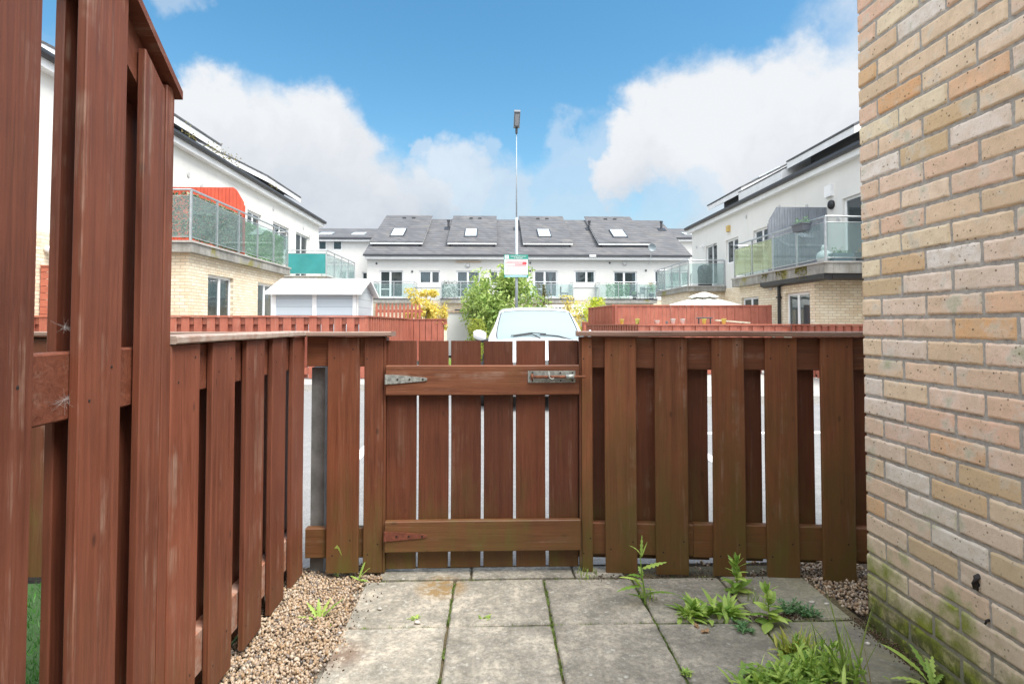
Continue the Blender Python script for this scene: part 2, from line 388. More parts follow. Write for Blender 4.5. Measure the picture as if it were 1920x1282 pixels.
L_weedb = leafmat('bluish weed leaves', (.07, .20, .07), (.26, .46, .20))
L_grass = leafmat('grass blades', (.18, .32, .05), (.55, .70, .20))
L_turf = leafmat('artificial turf blades', (.03, .13, .02), (.10, .30, .05))
L_dry = leafmat('dead leaf', (.40, .24, .12), (.55, .36, .2))
M_bark = simple('bark', (.10, .075, .05), .9, 0, .3, 12)
# ================================================================== near things
# ------------------------------------------------------------------ ground
def ground_mat(name, base, speck, sc1=120, var=(.8, 1.15), big=.35, rough=.93):
    m, t, b = mat(name); wp = worldpos(t)
    n = noise(t, sc1, 3, .7, wp); n2_ = noise(t, big, 6, .6, wp); n3_ = noise(t, 6, 6, .7, wp)
    c = mixc(t, maprange(t, n, .35, .68), tuple(x*.75 for x in base), speck)
    c = mixc(t, maprange(t, n2_, .4, .65, 0, .5), c, tuple(x*var[0] for x in base))
    c = mixc(t, maprange(t, n3_, .5, .7, 0, .3), c, tuple(x*var[1] for x in speck))
    t.links.new(c, b.inputs['Base Color']); b.inputs['Roughness'].default_value = rough; bump(t, b, n, .5, .006)
    return m
M_asphalt = ground_mat('worn grey asphalt', (.19, .19, .192), (.29, .29, .29))
M_soil = ground_mat('dark soil', (.05, .035, .022), (.11, .08, .05), 60)
M_pave = ground_mat('pale concrete pavement', (.34, .33, .31), (.45, .44, .41), 40)
M_kerb = ground_mat('kerb concrete', (.36, .35, .33), (.48, .46, .43), 50)
M_mark = simple('white road paint', (.70, .70, .68), .7, 0, .15, 9)
tag(MB().box(-220, 220, 2.86, 400, -.30, -.03).build('asphalt_yard', M_asphalt), kind='structure')
tag(MB().box(-220, 220, -120, 2.86, -.30, -.045).build('ground', M_soil), kind='structure')

def slab_mat():
    m, t, b = mat('weathered paving slab'); wp = worldpos(t)
    at = N(t, 'ShaderNodeAttribute', attribute_name='rnd').outputs['Fac']
    n = noise(t, 5.5, 8, .68, wp, .4); n2_ = noise(t, 26, 6, .7, wp); n3_ = noise(t, 240, 2, .6, wp); n4 = noise(t, 2.3, 4, .6, wp)
    c = mixc(t, maprange(t, n, .38, .60), (.24, .225, .185), (.55, .50, .41))
    c = mixc(t, maprange(t, n2_, .42, .62, 0, .8), c, (.20, .195, .175))
    c = mixc(t, maprange(t, n2_, .56, .66, 0, .7), c, (.58, .55, .47))
    nf = noise(t, 55, 6, .8, wp); c = mixc(t, maprange(t, nf, .50, .60, 0, .5), c, (.13, .125, .105)); c = mixc(t, maprange(t, nf, .44, .36, 0, .5), c, (.56, .54, .47))
    s = N(t, 'ShaderNodeSeparateXYZ'); t.links.new(wp, s.inputs[0])
    gx = maprange(t, s.outputs['X'], .45, 1.5)          # the right-hand slabs carry more grime
    c = mixc(t, wmath('MULTIPLY', gx, maprange(t, n4, .40, .55, .1, .6), tree=t), c, (.20, .19, .15))
    gr = wmath('MULTIPLY', maprange(t, s.outputs['X'], .9, 1.4), maprange(t, n, .4, .6), tree=t)
    c = mixc(t, wmath('MULTIPLY', gr, .5, tree=t), c, (.16, .16, .045))
    vo = N(t, 'ShaderNodeTexVoronoi'); vo.inputs['Scale'].default_value = 17; t.links.new(wp, vo.inputs['Vector'])
    c = mixc(t, wmath('MULTIPLY', maprange(t, vo.outputs['Distance'], .10, .16, 1, 0), maprange(t, n2_, .5, .6), tree=t), c, (.56, .55, .50))
    st = noise(t, 3.1, 5, .7, scaled(t, wp, (1, 1, 1), None), 1.2)   # brown stains
    c = mixc(t, maprange(t, st, .64, .72, 0, .6), c, (.17, .095, .035))
    pt = N(t, 'ShaderNodeVectorMath', operation='DISTANCE'); t.links.new(wp, pt.inputs[0]); pt.inputs[1].default_value = tuple(G(828, 1100)) 
    o_ = wmath('MULTIPLY', maprange(t, pt.outputs['Value'], .07, .13, 1, 0), maprange(t, n2_, .38, .55), tree=t)
    c = mixc(t, wmath('MULTIPLY', o_, .75, tree=t), c, (.28, .16, .03))
    pt = N(t, 'ShaderNodeVectorMath', operation='DISTANCE'); t.links.new(wp, pt.inputs[0]); pt.inputs[1].default_value = tuple(G(640, 1225))
    o_ = wmath('MULTIPLY', maprange(t, pt.outputs['Value'], .04, .11, 1, 0), maprange(t, n2_, .35, .5), tree=t)
    c = mixc(t, wmath('MULTIPLY', o_, .7, tree=t), c, (.13, .07, .04))
    rv = maprange(t, at, 0, 1, .85, 1.1); vm = N(t, 'ShaderNodeVectorMath', operation='SCALE'); t.links.new(c, vm.inputs[0]); t.links.new(rv, vm.inputs['Scale'])
    t.links.new(vm.outputs[0], b.inputs['Base Color']); b.inputs['Roughness'].default_value = .92
    bump(t, b, wmath('ADD', wmath('MULTIPLY', n2_, .6, tree=t), wmath('MULTIPLY', n3_, .4, tree=t), tree=t), .55, .006)
    return m
M_slab = slab_mat()
mb = MB()
xs = [-.566, -.172, .226, .624, 1.02, 1.40]
ys = [2.643 - .40*i for i in range(0, 11)]
def slab(x0, x1, y0, y1, zt):
    g = .005; x0 += g; x1 -= g; y0 += g*1.3; y1 -= g*1.3
    z = [zt + rng.uniform(-.003, .003) for _ in range(4)]
    c = [(x0,y0),(x1,y0),(x1,y1),(x0,y1)]; i = .006
    ci = [(x0+i,y0+i),(x1-i,y0+i),(x1-i,y1-i),(x0+i,y1-i)]
    ring = []
    def jit(a, b_, n=9):
        return [(a[0]+(b_[0]-a[0])*k/n, a[1]+(b_[1]-a[1])*k/n) for k in range(n)]
    out = sum([jit(c[k], c[(k+1) % 4]) for k in range(4)], []); inn = sum([jit(ci[k], ci[(k+1) % 4]) for k in range(4)], [])
    n = len(out); a = rng.uniform(.02, 1)
    jj = [rng.uniform(-.002, .002) for _ in range(n)]
    def zz(p): 
        u = (p[0]-x0)/(x1-x0); v = (p[1]-y0)/(y1-y0)
        return z[0]*(1-u)*(1-v)+z[1]*u*(1-v)+z[2]*u*v+z[3]*(1-u)*v
    vb = [(p[0]+jj[k], p[1]+jj[-k-1], -.03) for k, p in enumerate(out)]
    vm_ = [(p[0]+jj[k], p[1]+jj[-k-1], zz(p)-.006) for k, p in enumerate(out)]
    vt = [(p[0]+jj[k], p[1]+jj[-k-1], zz(p)) for k, p in enumerate(inn)]
    f = [(k, (k+1) % n, n+(k+1) % n, n+k) for k in range(n)] + [(n+k, n+(k+1) % n, 2*n+(k+1) % n, 2*n+k) for k in range(n)] + [tuple(range(2*n, 3*n))]
    mb.add(vb+vm_+vt, f, a=a)
for j in range(len(ys)-1):
    for i in range(len(xs)-1):
        slab(xs[i], xs[i+1], ys[j+1], ys[j], 0)
for i in range(3): slab([-.52, -.10, .37][i], [-.10, .37, .60][i], 2.65, 2.775, .002)   # narrow edging strip at the gate
mb.box(-.86, -.566, -1, 2.84, -.045, -.028)
tag(mb.build('paved_path', M_slab), kind='structure')
tag(MB().box(-.56, 1.44, -1.4, 2.78, -.04, -.0135).build('joint_soil', ground_mat('joint soil', (.085,.065,.035), (.17,.14,.07), 90)), kind='structure')

# gravel
def pebble_template(seed):
    import bmesh
    bm = bmesh.new(); bmesh.ops.create_icosphere(bm, subdivisions=1, radius=1)
    r_ = random.Random(seed)
    for v in bm.verts: v.co *= r_.uniform(.75, 1.15)
    V = np.array([v.co[:] for v in bm.verts]); F = np.array([[v.index for v in f.verts] for f in bm.faces]); bm.free()
    return V, F
def scatter_pebbles(name, pts, smin, smax, m, label):
    tv = [pebble_template(s) for s in range(6)]
    VV = []; FF = []; AA = []; base = 0; r_ = np.random.RandomState(4)
    for (x, y, z) in pts:
        V, F = tv[r_.randint(6)]
        s = r_.uniform(smin, smax); q = Euler(r_.uniform(0, 6.28, 3)).to_matrix()
        S = np.array([s*r_.uniform(.8, 1.4), s*r_.uniform(.7, 1.0), s*r_.uniform(.45, .8)])
        P = (V*S) @ np.array(q).T + np.array([x, y, z])
        VV.append(P); FF.append(F + base); base += len(V); AA += [r_.uniform(.02, 1)]*len(F)
    VV = np.concatenate(VV); FF = np.concatenate(FF)
    me = bpy.data.meshes.new(name); me.from_pydata(VV.tolist(), [], FF.tolist()); me.materials.append(m)
    at = me.attributes.new('rnd', 'FLOAT', 'FACE'); at.data.foreach_set('value', AA)
    me.polygons.foreach_set('use_smooth', [True]*len(me.polygons)); me.update()
    o = bpy.data.objects.new(name, me); col.objects.link(o); return tag(o, label, 'gravel', kind='stuff')
m, t, b = mat('gravel stones')
at = N(t, 'ShaderNodeAttribute', attribute_name='rnd').outputs['Fac']
c = ramp(t, at, [(0, (.50,.40,.29)), (.2, (.32,.20,.10)), (.38, (.60,.49,.38)), (.52, (.24,.16,.10)), (.66, (.56,.50,.42)), (.76, (.50,.38,.26)), (.88, (.15,.145,.15)), (1, (.40,.28,.17))])
c = mixc(t, maprange(t, noise(t, 180, 3, .6, worldpos(t)), .35, .7, 0, .4), c, (.25,.17,.10)); t.links.new(c, b.inputs['Base Color']); b.inputs['Roughness'].default_value = .7
M_gravel = m
pts = []
for k in range(14000):
    y = rng.uniform(1.45, 2.83); x = rng.uniform(-.98, -.50)
    edge = -.555 + .03*math.sin(y*9) + rng.gauss(0, .012)
    if y > 2.64: edge = -.50 + rng.gauss(0, .012)
    if x > edge: continue
    h = .012 - .05*max(0, (x+.62)/.1)*.3
    pts.append((x, y, -.022 + rng.uniform(0, .022) + .012*math.sin(x*11+y*7)))
scatter_pebbles('gravel', pts, .0042, .0090, M_gravel, 'loose pale buff gravel strip between the paved path and the left fence')
pts = []
for k in range(4200):
    y = rng.uniform(2.2, 2.85); x = rng.uniform(.96, 1.75)
    if x < 1.35 + max(0, 2.6-y)*.42 + rng.gauss(0, .012) and not (y > 2.66 and rng.random() < .12): continue
    pts.append((x, y, -.022 + rng.uniform(0, .018)))
scatter_pebbles('gravel', pts, .0050, .0100, M_gravel, 'brown gravel patch in the corner between the right fence and brick wall')
# loose stray stones on the slabs
MS = simple('pale stone', (.6, .57, .52), .8, 0, .2, 50)
for (u, v, s_, lab) in [(712,1142,.010,'small white stone lying on the paving slab left of the gate'),(783,1168,.012,'flat white pebble by the paving joint in front of the gate'),
        (637,1187,.007,'small pale stone at the gravel edge of the path'),(1522,1130,.012,'white pebble on the mossy slab near the right gravel patch'),
        (1550,1133,.010,'flat pinkish pebble beside the right gravel patch'),(1627,1207,.010,'pale stone on the slab near the brick wall foot')]:
    p = G(u, v); V, F = pebble_template(int(u))
    mm = MB(); mm.add([(a[0]*s_*1.3, a[1]*s_, a[2]*s_*.5) for a in V], [tuple(int(i) for i in f) for f in F])
    tag(mm.build('pebble', MS, loc=(p.x, p.y, s_*.35), smooth=True), lab, 'stone')

# ------------------------------------------------------------------ boards
def board(mb, w, t_, h0, h1, bow=0., ax='z', ch=.0025, top=None, tw=0.):
    """chamfered plank: width along x, thickness along y (front at y=0, going +y), length along z"""
    seg = 8; prof = [(ch,0),(w-ch,0),(w,ch),(w,t_-ch),(w-ch,t_),(ch,t_),(0,t_-ch),(0,ch)]
    v = []; f = []
    for i in range(seg+1):
        k = i/seg; z = h0+(h1-h0)*k
        dx = bow*math.sin(k*math.pi); dy = tw*math.sin(k*math.pi)
        for (x, y) in prof:
            zz = z
            if top and i == seg: zz = z + top*(x/w)
            v.append((x+dx, y+dy, zz))
    for i in range(seg):
        for j in range(8): f.append((i*8+j, i*8+(j+1) % 8, (i+1)*8+(j+1) % 8, (i+1)*8+j))
    f += [tuple(reversed(range(8))), tuple(range(seg*8, seg*8+8))]
    mb.add(v, f, m=0); return mb
def nails(mb, pts, r=.0038):
    for (x, z) in pts:
        n = 7; v = [(x, -.0012, z)] + [(x+r*math.cos(6.283*i/n), -.0007, z+r*math.sin(6.283*i/n)) for i in range(n)]
        mb.add(v, [(0, 1+i, 1+(i+1) % n) for i in range(n)][::1], m=1)
        mb.add(v, [(0, 1+(i+1) % n, 1+i) for i in range(n)], m=1) if False else None
def add_board(parent, x, y, w, z0, z1, m, face='front', t_=.02, nail=True, top=None, rz=0, name='board', u=1.0):
    """board whose front face looks to -y of the parent's local frame"""
    mm = MB(); h = z1 - z0
    board(mm, w, t_, 0, h, bow=rng.uniform(-.003, .003), top=top, tw=rng.uniform(-.002, .002))
    if nail:
        nn = []
        for zc in (1.015, .125):
            if zc < z1-.02: nn += [(w*rng.uniform(.72, .86), zc-z0+rng.uniform(.01, .035)), (w*rng.uniform(.12, .25), zc-z0-rng.uniform(.015, .04))]
        nails(mm, nn)
    o = mm.build(name, [m, M_nail], parent, loc=(x, y, z0)); return o
def add_beam(parent, x0, x1, y0, y1, z0, z1, m, name='rail', ch=.004, twist=0):
    L = x1-x0; mm = MB(); seg = max(2, int(L/.25)); W = y1-y0; H = z1-z0
    prof = [(ch,0),(W-ch,0),(W,ch),(W,H-ch),(W-ch,H),(ch,H),(0,H-ch),(0,ch)]
    v = []; f = []
    for i in range(seg+1):
        dz = rng.uniform(-.0012, .0012)
        for (a, c) in prof: v.append((L*i/seg, a, c+dz))
    for i in range(seg):
        for j in range(8): f.append((i*8+(j+1) % 8, i*8+j, (i+1)*8+j, (i+1)*8+(j+1) % 8))
    f += [tuple(range(8)), tuple(reversed(range(seg*8, seg*8+8)))]
    mm.add(v, f); return mm.build(name, m, parent, loc=(x0, y0, z0))

# ---- left fence along the path: local x runs along world +Y, local -y looks to world +X
# parent frame rotated so local (x,y) -> world: x axis = +Y, y axis = -X
LX = -.865
lf = empty('timber_fence', (LX, 0, 0), 'long red brown hit-and-miss timber fence beside the gravel, tall and raked at its near end', 'fence', rz=R(90))
# rz=90: local x -> world y, local y -> world -x  (front face local y=0 looks to world +x)
def topz(y):
    return min(2.25, 1.78 + (1.59 - y) * .78)
for (y0, y1) in [(-.62,-.47),(-.37,-.22),(-.125,.025),(.12,.27),(.365,.515),(.61,.76),(.79,.94),(.965,1.129),(1.249,1.387)]:
    add_board(lf, y0, 0, y1-y0, .0, topz((y0+y1)/2)-.03, W_left, t_=.022)
add_board(lf, 1.455, 0, .090, .0, 1.855-.03, W_left, top=-.07)
add_board(lf, 1.552, .0, .038, .0, 1.775, W_left, t_=.05, nail=False, name='post')
for (y0, y1) in [(1.594,1.749),(1.83,1.985),(2.077,2.234),(2.32,2.468),(2.555,2.705)]:
    add_board(lf, y0, 0, y1-y0, .012, 1.083, W_left)
for (y0, y1) in [(.55,.70),(.80,.95),(1.04,1.19),(1.275,1.42)]:
    add_board(lf, y0, .067, y1-y0, 0, topz((y0+y1)/2)-.04, W_left, nail=False)
for (y0, y1) in [(1.44,1.595),(1.61,1.755),(1.85,2.0),(2.095,2.245),(2.30,2.442),(2.585,2.715)]:
    add_board(lf, y0, .067, y1-y0, .01, 1.083 if y0 > 1.6 else 1.76, W_left, nail=False)
add_beam(lf, -.7, 2.72, .023, .066, .94, 1.082, W_leftrail)
add_beam(lf, -.7, 2.72, .023, .066, .085, .215, W_leftlow)
add_beam(lf, 1.592, 2.735, -.016, .105, 1.086, 1.108, W_leftcap, name='capping')
add_beam(lf, -.7, 1.1, .023, .066, 1.80, 1.93, W_leftrail)
# raked capping of the tall end
mm = MB()
def rake(p0, p1, ya, yb, th):
    (x0, z0), (x1, z1) = p0, p1
    mm.hexa([(x0,ya,z0-th),(x1,ya,z1-th),(x1,yb,z1-th),(x0,yb,z0-th),(x0,ya,z0),(x1,ya,z1),(x1,yb,z1),(x0,yb,z0)])
rake((.99, 2.25), (1.60, 1.775), -.016, .10, .022); rake((-.7, 2.252), (.99, 2.252), -.016, .10, .022)
mm.build('capping', W_leftrail, lf)
mm = MB(); rake((.99, 2.225), (1.545, 1.795), .0235, .0655, .12); mm.build('rail', W_leftrail, lf)
# cobwebs in the gaps of that fence
M_web, t, b = mat('cobweb silk'); b.inputs['Base Color'].default_value = (.6,.6,.6,1); b.inputs['Alpha'].default_value = .35
def web(name, c, n, r, lab):
    mm = MB(); c = Vector(c)
    ends = []
    for i in range(n):
        a = rng.uniform(0, 6.28); e = Vector((rng.uniform(-.02, .02), r*math.cos(a)*rng.uniform(.5, 1), r*.45*math.sin(a)*rng.uniform(.4, 1))); ends.append(e)
        mid = e*.5 + Vector((0, 0, -r*.03)); mm.tube([(0,0,0), mid, e], .00010, 3)
    for i in range(n):
        a, b_ = ends[i], ends[(i*3+1) % n]; mm.tube([a*.45, (a+b_)*.2, b_*.5], .00008, 3)
    tag(mm.build(name, M_web, loc=c), lab, 'cobweb')
web('cobweb', (-.885, 1.235, .985), 34, .075, 'star shaped cobweb spun across the wide gap below the tall fence rail')
web('cobweb', (-.90, 1.25, 1.135), 26, .05, 'wispy cobweb in the tall fence gap above the rail')

# ---- front fence, left of the gate (continues into the neighbour's garden)
ff = empty('timber_fence', (0, 2.70, 0), 'short low brown timber fence between the left fence corner and the gate', 'fence')
def bx(u, y): return PX(u, 800, y).x
def add_px_board(par, u0, u1, z0, z1, m, y=2.70, dy=0, **k):
    x0, x1 = bx(u0, y), bx(u1, y); return add_board(par, x0, dy, x1-x0, z0, z1, m, **k)
add_px_board(ff, 613, 673, .012, 1.078, W_front)
add_px_board(ff, 682, 718, .012, 1.078, W_front)
add_beam(ff, -.86, bx(720, 2.7), .021, .064, .945, 1.082, W_rail)
add_beam(ff, -.86, bx(720, 2.7), .021, .064, .070, .205, W_rail)
add_beam(ff, -.99, bx(733, 2.68), -.035, .10, 1.084, 1.106, W_cap, name='capping')
add_beam(ff, bx(719, 2.7), bx(723, 2.7), .0, .075, .01, 1.08, W_front, name='post')
o = MB().box(0, .062, 0, .06, -.04, .938).build('post', M_concpost, ff, loc=(bx(584, 2.77), .068, 0)); tag(o, 'grey concrete post behind the fence')
nf = empty('timber_fence', (-.965, 2.70, 0), 'neighbouring garden low timber fence glimpsed through the tall fence gap', 'fence')
for k in range(9):
    add_board(nf, -.20 - .245*k, 0, .15, .012, 1.078, W_front, nail=False)
    add_board(nf, -.32 - .245*k, .067, .15, .012, 1.078, W_front, nail=False)
add_beam(nf, -2.3, -.03, .021, .064, .945, 1.082, W_rail); add_beam(nf, -2.3, -.03, .021, .064, .070, .205, W_rail); add_beam(nf, -2.3, -.03, -.02, .095, 1.084, 1.106, W_cap, name='capping')

# ---- gate
gt = empty('garden_gate', (0, 2.715, 0), 'low brown ledged timber gate with rusty bolt at the end of the path', 'gate')
gys = 2.715
for (u0, u1) in [(724,780),(784,840),(845,901),(906.5,961.5),(968,1023),(1029,1084)]:
    x0, x1 = bx(u0, gys), bx(u1, gys); add_board(gt, x0, .002, x1-x0, .022+rng.uniform(-.003, .003), 1.062+rng.uniform(-.003, .003), W_gate, nail=False, name='board')
gx0, gx1 = bx(723.5, 2.69), bx(1085.5, 2.69)
add_beam(gt, gx0, gx1, -.032, .0, PX(800, 741, 2.69).z, PX(800, 685, 2.69).z, W_gaterail)
add_beam(gt, gx0, gx1+.004, -.032, .0, PX(800, 1034, 2.69).z, PX(800, 976, 2.69).z, W_gaterail)
# hinges: tapering straps with a knuckle
for (v0, mt_, lab) in [(711, M_galv, 'rusty galvanised strap hinge'), (1005, M_redmetal, 'red painted strap hinge')]:
    zc = PX(760, v0, 2.68).z; mm = MB(); x0 = bx(724, 2.68); L = .185
    v = []; 
    for (dx, h) in ((0, .021), (.03, .021), (L-.012, .008), (L, .004)): v += [(x0+dx, -.0365, zc-h), (x0+dx, -.0365, zc+h), (x0+dx, -.033, zc-h), (x0+dx, -.033, zc+h)]
    f = []
    for i in range(3): a = i*4; f += [(a, a+4, a+5, a+1), (a+2, a+3, a+7, a+6), (a+1, a+5, a+7, a+3), (a, a+2, a+6, a+4)]
    f += [(12, 14, 15, 13), (0, 1, 3, 2)]
    mm.add(v, f); mm.cyl((x0-.002, -.038, zc-.022), (x0-.002, -.038, zc+.022), .006, n=10)
    for dx in (.05, .105, .165): mm.cyl((x0+dx, -.0365, zc), (x0+dx, -.0385, zc), .0045, n=8, m=1)
    tag(mm.build('hinge', [mt_, M_nail], gt), lab)
# bolt
zb = PX(1040, 706, 2.68).z; xa, xb = bx(990, 2.68), bx(1079, 2.68)
bo = MB().box(xa, xb, -.0355, -.0325, zb-.027, zb+.027).build('bolt_plate', M_galv, gt); tag(bo, 'weathered galvanised bolt plate with rust spots')
mm = MB()
for (du, dz) in ((.02,.018),(.02,-.018),(.15,.018),(.15,-.018),(.205,.018),(.205,-.018)): mm.cyl((xa+du, -.0355, zb+dz), (xa+du, -.0375, zb+dz), .004, n=8)
mm.build('screws', M_nail, bo)
mm = MB(); mm.cyl((xa+.025, -.047, zb), (xb+.043, -.047, zb), .0065, n=12); mm.build('bolt_rod', M_rust, bo, smooth=True)
mm = MB(); mm.cyl((xb-.045, -.047, zb), (xb-.008, -.047, zb), .012, n=14); mm.build('barrel', M_galv, bo, smooth=True)
mm = MB(); mm.cyl((xa+.018, -.042, zb-.014), (xa+.018, -.042, zb+.014), .006, n=8); mm.build('stop', M_rust, bo, smooth=True)
mm = MB()
mm.tube([(xa+.095, -.045, zb+.026), (xa+.095, -.054, zb+.018), (xa+.095, -.056, zb), (xa+.108, -.060, zb-.010), (xa+.118, -.056, zb-.006)], .0032, 6)
mm.build('staple', M_galv, bo, smooth=True)

# ---- right fence
P0 = Vector((bx(1087, 2.70), 2.70, 0)); P1 = Vector((bx(1640, 2.575), 2.575, 0)); dv = (P1-P0); ang = math.atan2(dv.y, dv.x)
rf = empty('timber_fence', P0, 'low timber fence green with algae running from gate to brick wall', 'fence', rz=ang)
def lx(u):                       # photo column -> distance along the fence
    d = ray(u, 800); n = Vector((-dv.y, dv.x)); t = (P0.x*n.x+P0.y*n.y)/(d.x*n.x+d.y*n.y)
    return (Vector((d.x*t, d.y*t))-Vector((P0.x, P0.y))).length
for (u0, u1, z0) in [(1135,1194,.0),(1229,1290,.0),(1336,1396,.0),(1437,1497,-.005),(1541,1602,-.01)]:
    a, b_ = lx(u0), lx(u1); add_board(rf, a, 0, b_-a, z0, 1.078, W_frontr)
add_board(rf, lx(1090.5), 0, lx(1111)-lx(1090.5), .005, 1.078, W_frontr, t_=.022)
add_beam(rf, lx(1088)-.004, lx(1088)+.0045, .0, .075, .02, 1.08, W_front, name='post')
for (u0, u1) in [(1096,1133),(1190,1231),(1285,1325),(1382,1425),(1483,1524),(1584,1623)]:
    b_ = lx(u1)+.068*(u1-925)/1090; a = b_-.15*1.04; add_board(rf, a, .068, b_-a, .045, 1.06, W_front, nail=False)
add_beam(rf, lx(1089), lx(1289)-.001, .022, .066, .935, 1.081, W_rail)
add_beam(rf, lx(1289)+.001, 1.75, .022, .066, .930, 1.079, W_rail)
add_beam(rf, lx(1089), lx(1300)-.001, .022, .066, .075, .22, W_rail)
add_beam(rf, lx(1300)+.001, 1.75, .022, .066, .070, .222, W_rail)
add_beam(rf, lx(1088)-.016, 1.75, -.028, .105, 1.084, 1.108, W_cap, name='capping')

# ---- far post seen through, neighbour turf
mm = MB(); mm.box(-4.5, -.94, -1.5, 2.69, -.045, -.012)
tag(mm.build('turf_base', simple('turf backing', (.03, .07, .02), .95)), kind='structure')
mm = MB()
for k in range(9000):
    x = rng.uniform(-2.6, -1.0); y = rng.uniform(1.25, 2.68); h = rng.uniform(.018, .034); a = rng.uniform(0, 6.28); w = .0022
    dx, dy = rng.uniform(-.014, .014), rng.uniform(-.014, .014)
    mm.add([(x-w*math.cos(a), y-w*math.sin(a), -.012), (x+w*math.cos(a), y+w*math.sin(a), -.012), (x+dx, y+dy, -.012+h)], [(0,1,2)], a=rng.uniform(.02, 1))
tag(mm.build('artificial_turf', L_turf), 'bright green artificial turf in the neighbouring garden', 'turf', kind='stuff')

# ------------------------------------------------------------------ near brick wall (real bricks)
def nearbrick_mat():
    m, t, b = mat('old buff bricks'); wp = worldpos(t)
    at = N(t, 'ShaderNodeAttribute', attribute_name='rnd').outputs['Fac']
    base = ramp(t, at, [(.0, (.76,.56,.38)), (.14, (.88,.70,.50)), (.28, (.84,.55,.41)), (.42, (.90,.79,.56)), (.55, (.88,.65,.53)), (.66, (.68,.53,.32)), (.76, (.84,.48,.24)), (.88, (.90,.86,.80)), (1, (.80,.58,.42))])
    n = noise(t, 22, 7, .7, wp); n2_ = noise(t, 90, 4, .7, wp); n3_ = noise(t, 7, 5, .6, wp)
    c = mixc(t, maprange(t, n, .38, .68, 0, .55), base, (.62, .48, .32))
    c = mixc(t, maprange(t, n3_, .54, .66, 0, .8), c, (.74, .70, .62))      # lime bloom
    c = mixc(t, maprange(t, n2_, .60, .72, 0, .75), c, (.20, .12, .07))      # pits
    vo = N(t, 'ShaderNodeTexVoronoi'); vo.inputs['Scale'].default_value = 42; t.links.new(wp, vo.inputs['Vector'])
    c = mixc(t, wmath('MULTIPLY', maprange(t, vo.outputs['Distance'], .10, .17, 1, 0), maprange(t, n, .42, .52), tree=t), c, (.17, .11, .07))
    s = N(t, 'ShaderNodeSeparateXYZ'); t.links.new(wp, s.inputs[0])
    lo = maprange(t, s.outputs['Z'], .85, .05, 0, 1)
    c = mixc(t, wmath('MULTIPLY', lo, .62, tree=t), c, (.50, .47, .35))
    ms = wmath('ADD', maprange(t, s.outputs['Z'], .40, .0, -.42, .85), maprange(t, n3_, .35, .7, -.5, .8), tree=t)
    c = mixc(t, wmath('MULTIPLY', ms, 1.2, clamp=True, tree=t), c, (.24, .28, .04))
    dk = wmath('MULTIPLY', maprange(t, s.outputs['Z'], .20, .02, 0, 1.3), maprange(t, n, .4, .55), clamp=True, tree=t)
    c = mixc(t, wmath('MULTIPLY', dk, .8, tree=t), c, (.05, .06, .02))
    t.links.new(c, b.inputs['Base Color']); b.inputs['Roughness'].default_value = .9
    bump(t, b, wmath('ADD', wmath('MULTIPLY', n, .55, tree=t), wmath('MULTIPLY', n2_, .45, tree=t), tree=t), .7, .006)
    return m
M_nbrick = nearbrick_mat()
m, t, b = mat('grey mortar'); wp = worldpos(t)
c = mixc(t, maprange(t, noise(t, 60, 5, .7, wp), .3, .7), (.29, .275, .25), (.50, .48, .44))
s = N(t, 'ShaderNodeSeparateXYZ'); t.links.new(wp, s.inputs[0])
c = mixc(t, maprange(t, s.outputs['Z'], .3, .0, 0, .8), c, (.11, .12, .05)); t.links.new(c, b.inputs['Base Color']); b.inputs['Roughness'].default_value = .95
bump(t, b, noise(t, 130, 4, .7, wp), .6, .004); M_mortar = m
WX = 1.445; WY = 2.225
house = empty('brick_house', (WX, WY, 0), 'buff brick house wall standing at the right edge with mossy foot', 'house')
def noise3(x, y, z):
    from mathutils import noise as mn
    return mn.noise((x, y, z))
def brick_face(mb, y0, y1, z0, z1, hi, end=False):
    """one brick on the wall plane x=0 (local) looking to -x; y along the wall"""
    a = rng.uniform(.02, 1); ny = 26 if hi else 4; nz = 9 if hi else 2
    ny = max(3, int(ny*(y1-y0)/.215)+1); tilt = rng.uniform(-.0012, .0012); proud = rng.uniform(-.002, .0022)
    sd_ = rng.uniform(0, 100); v = []; f = []
    for i in range(ny+1):
        for j in range(nz+1):
            p, q = i/ny, j/nz
            # denser samples near the edges
            if hi:
                p = p - math.sin(2*math.pi*p)/(2*math.pi)*.45; q = q - math.sin(2*math.pi*q)/(2*math.pi)*.45
            y = y0+(y1-y0)*p; z = z0+(z1-z0)*q
            border = i in (0, ny) or j in (0, nz)
            de = min(p*(y1-y0), (1-p)*(y1-y0), q*(z1-z0), (1-q)*(z1-z0))
            w = noise3(y*55+sd_, z*55, sd_)*.5+.5
            if border:
                x = .006
                jy = (noise3(y*60, z*60, sd_+5))*.0042; jz = (noise3(y*45+9, z*45, sd_))*.0042
                y += jy; z += jz
            else:
                r_ = .0022 + .0042*w*w*w; k = min(1, de/r_); x = .0030*(1-k)**2 - proud + tilt*(q-.5)*2 - .0016*noise3(y*28+sd_, z*28, 1) - .0009*noise3(y*90+sd_, z*90, 7)
            v.append((x-.0045, y, z))
    for i in range(ny):
        for j in range(nz):
            a0 = i*(nz+1)+j; f.append((a0, a0+1, a0+nz+2, a0+nz+1))
    mb.add(v, f, a=a)
mb = MB()
course = .075
zbase = -.04
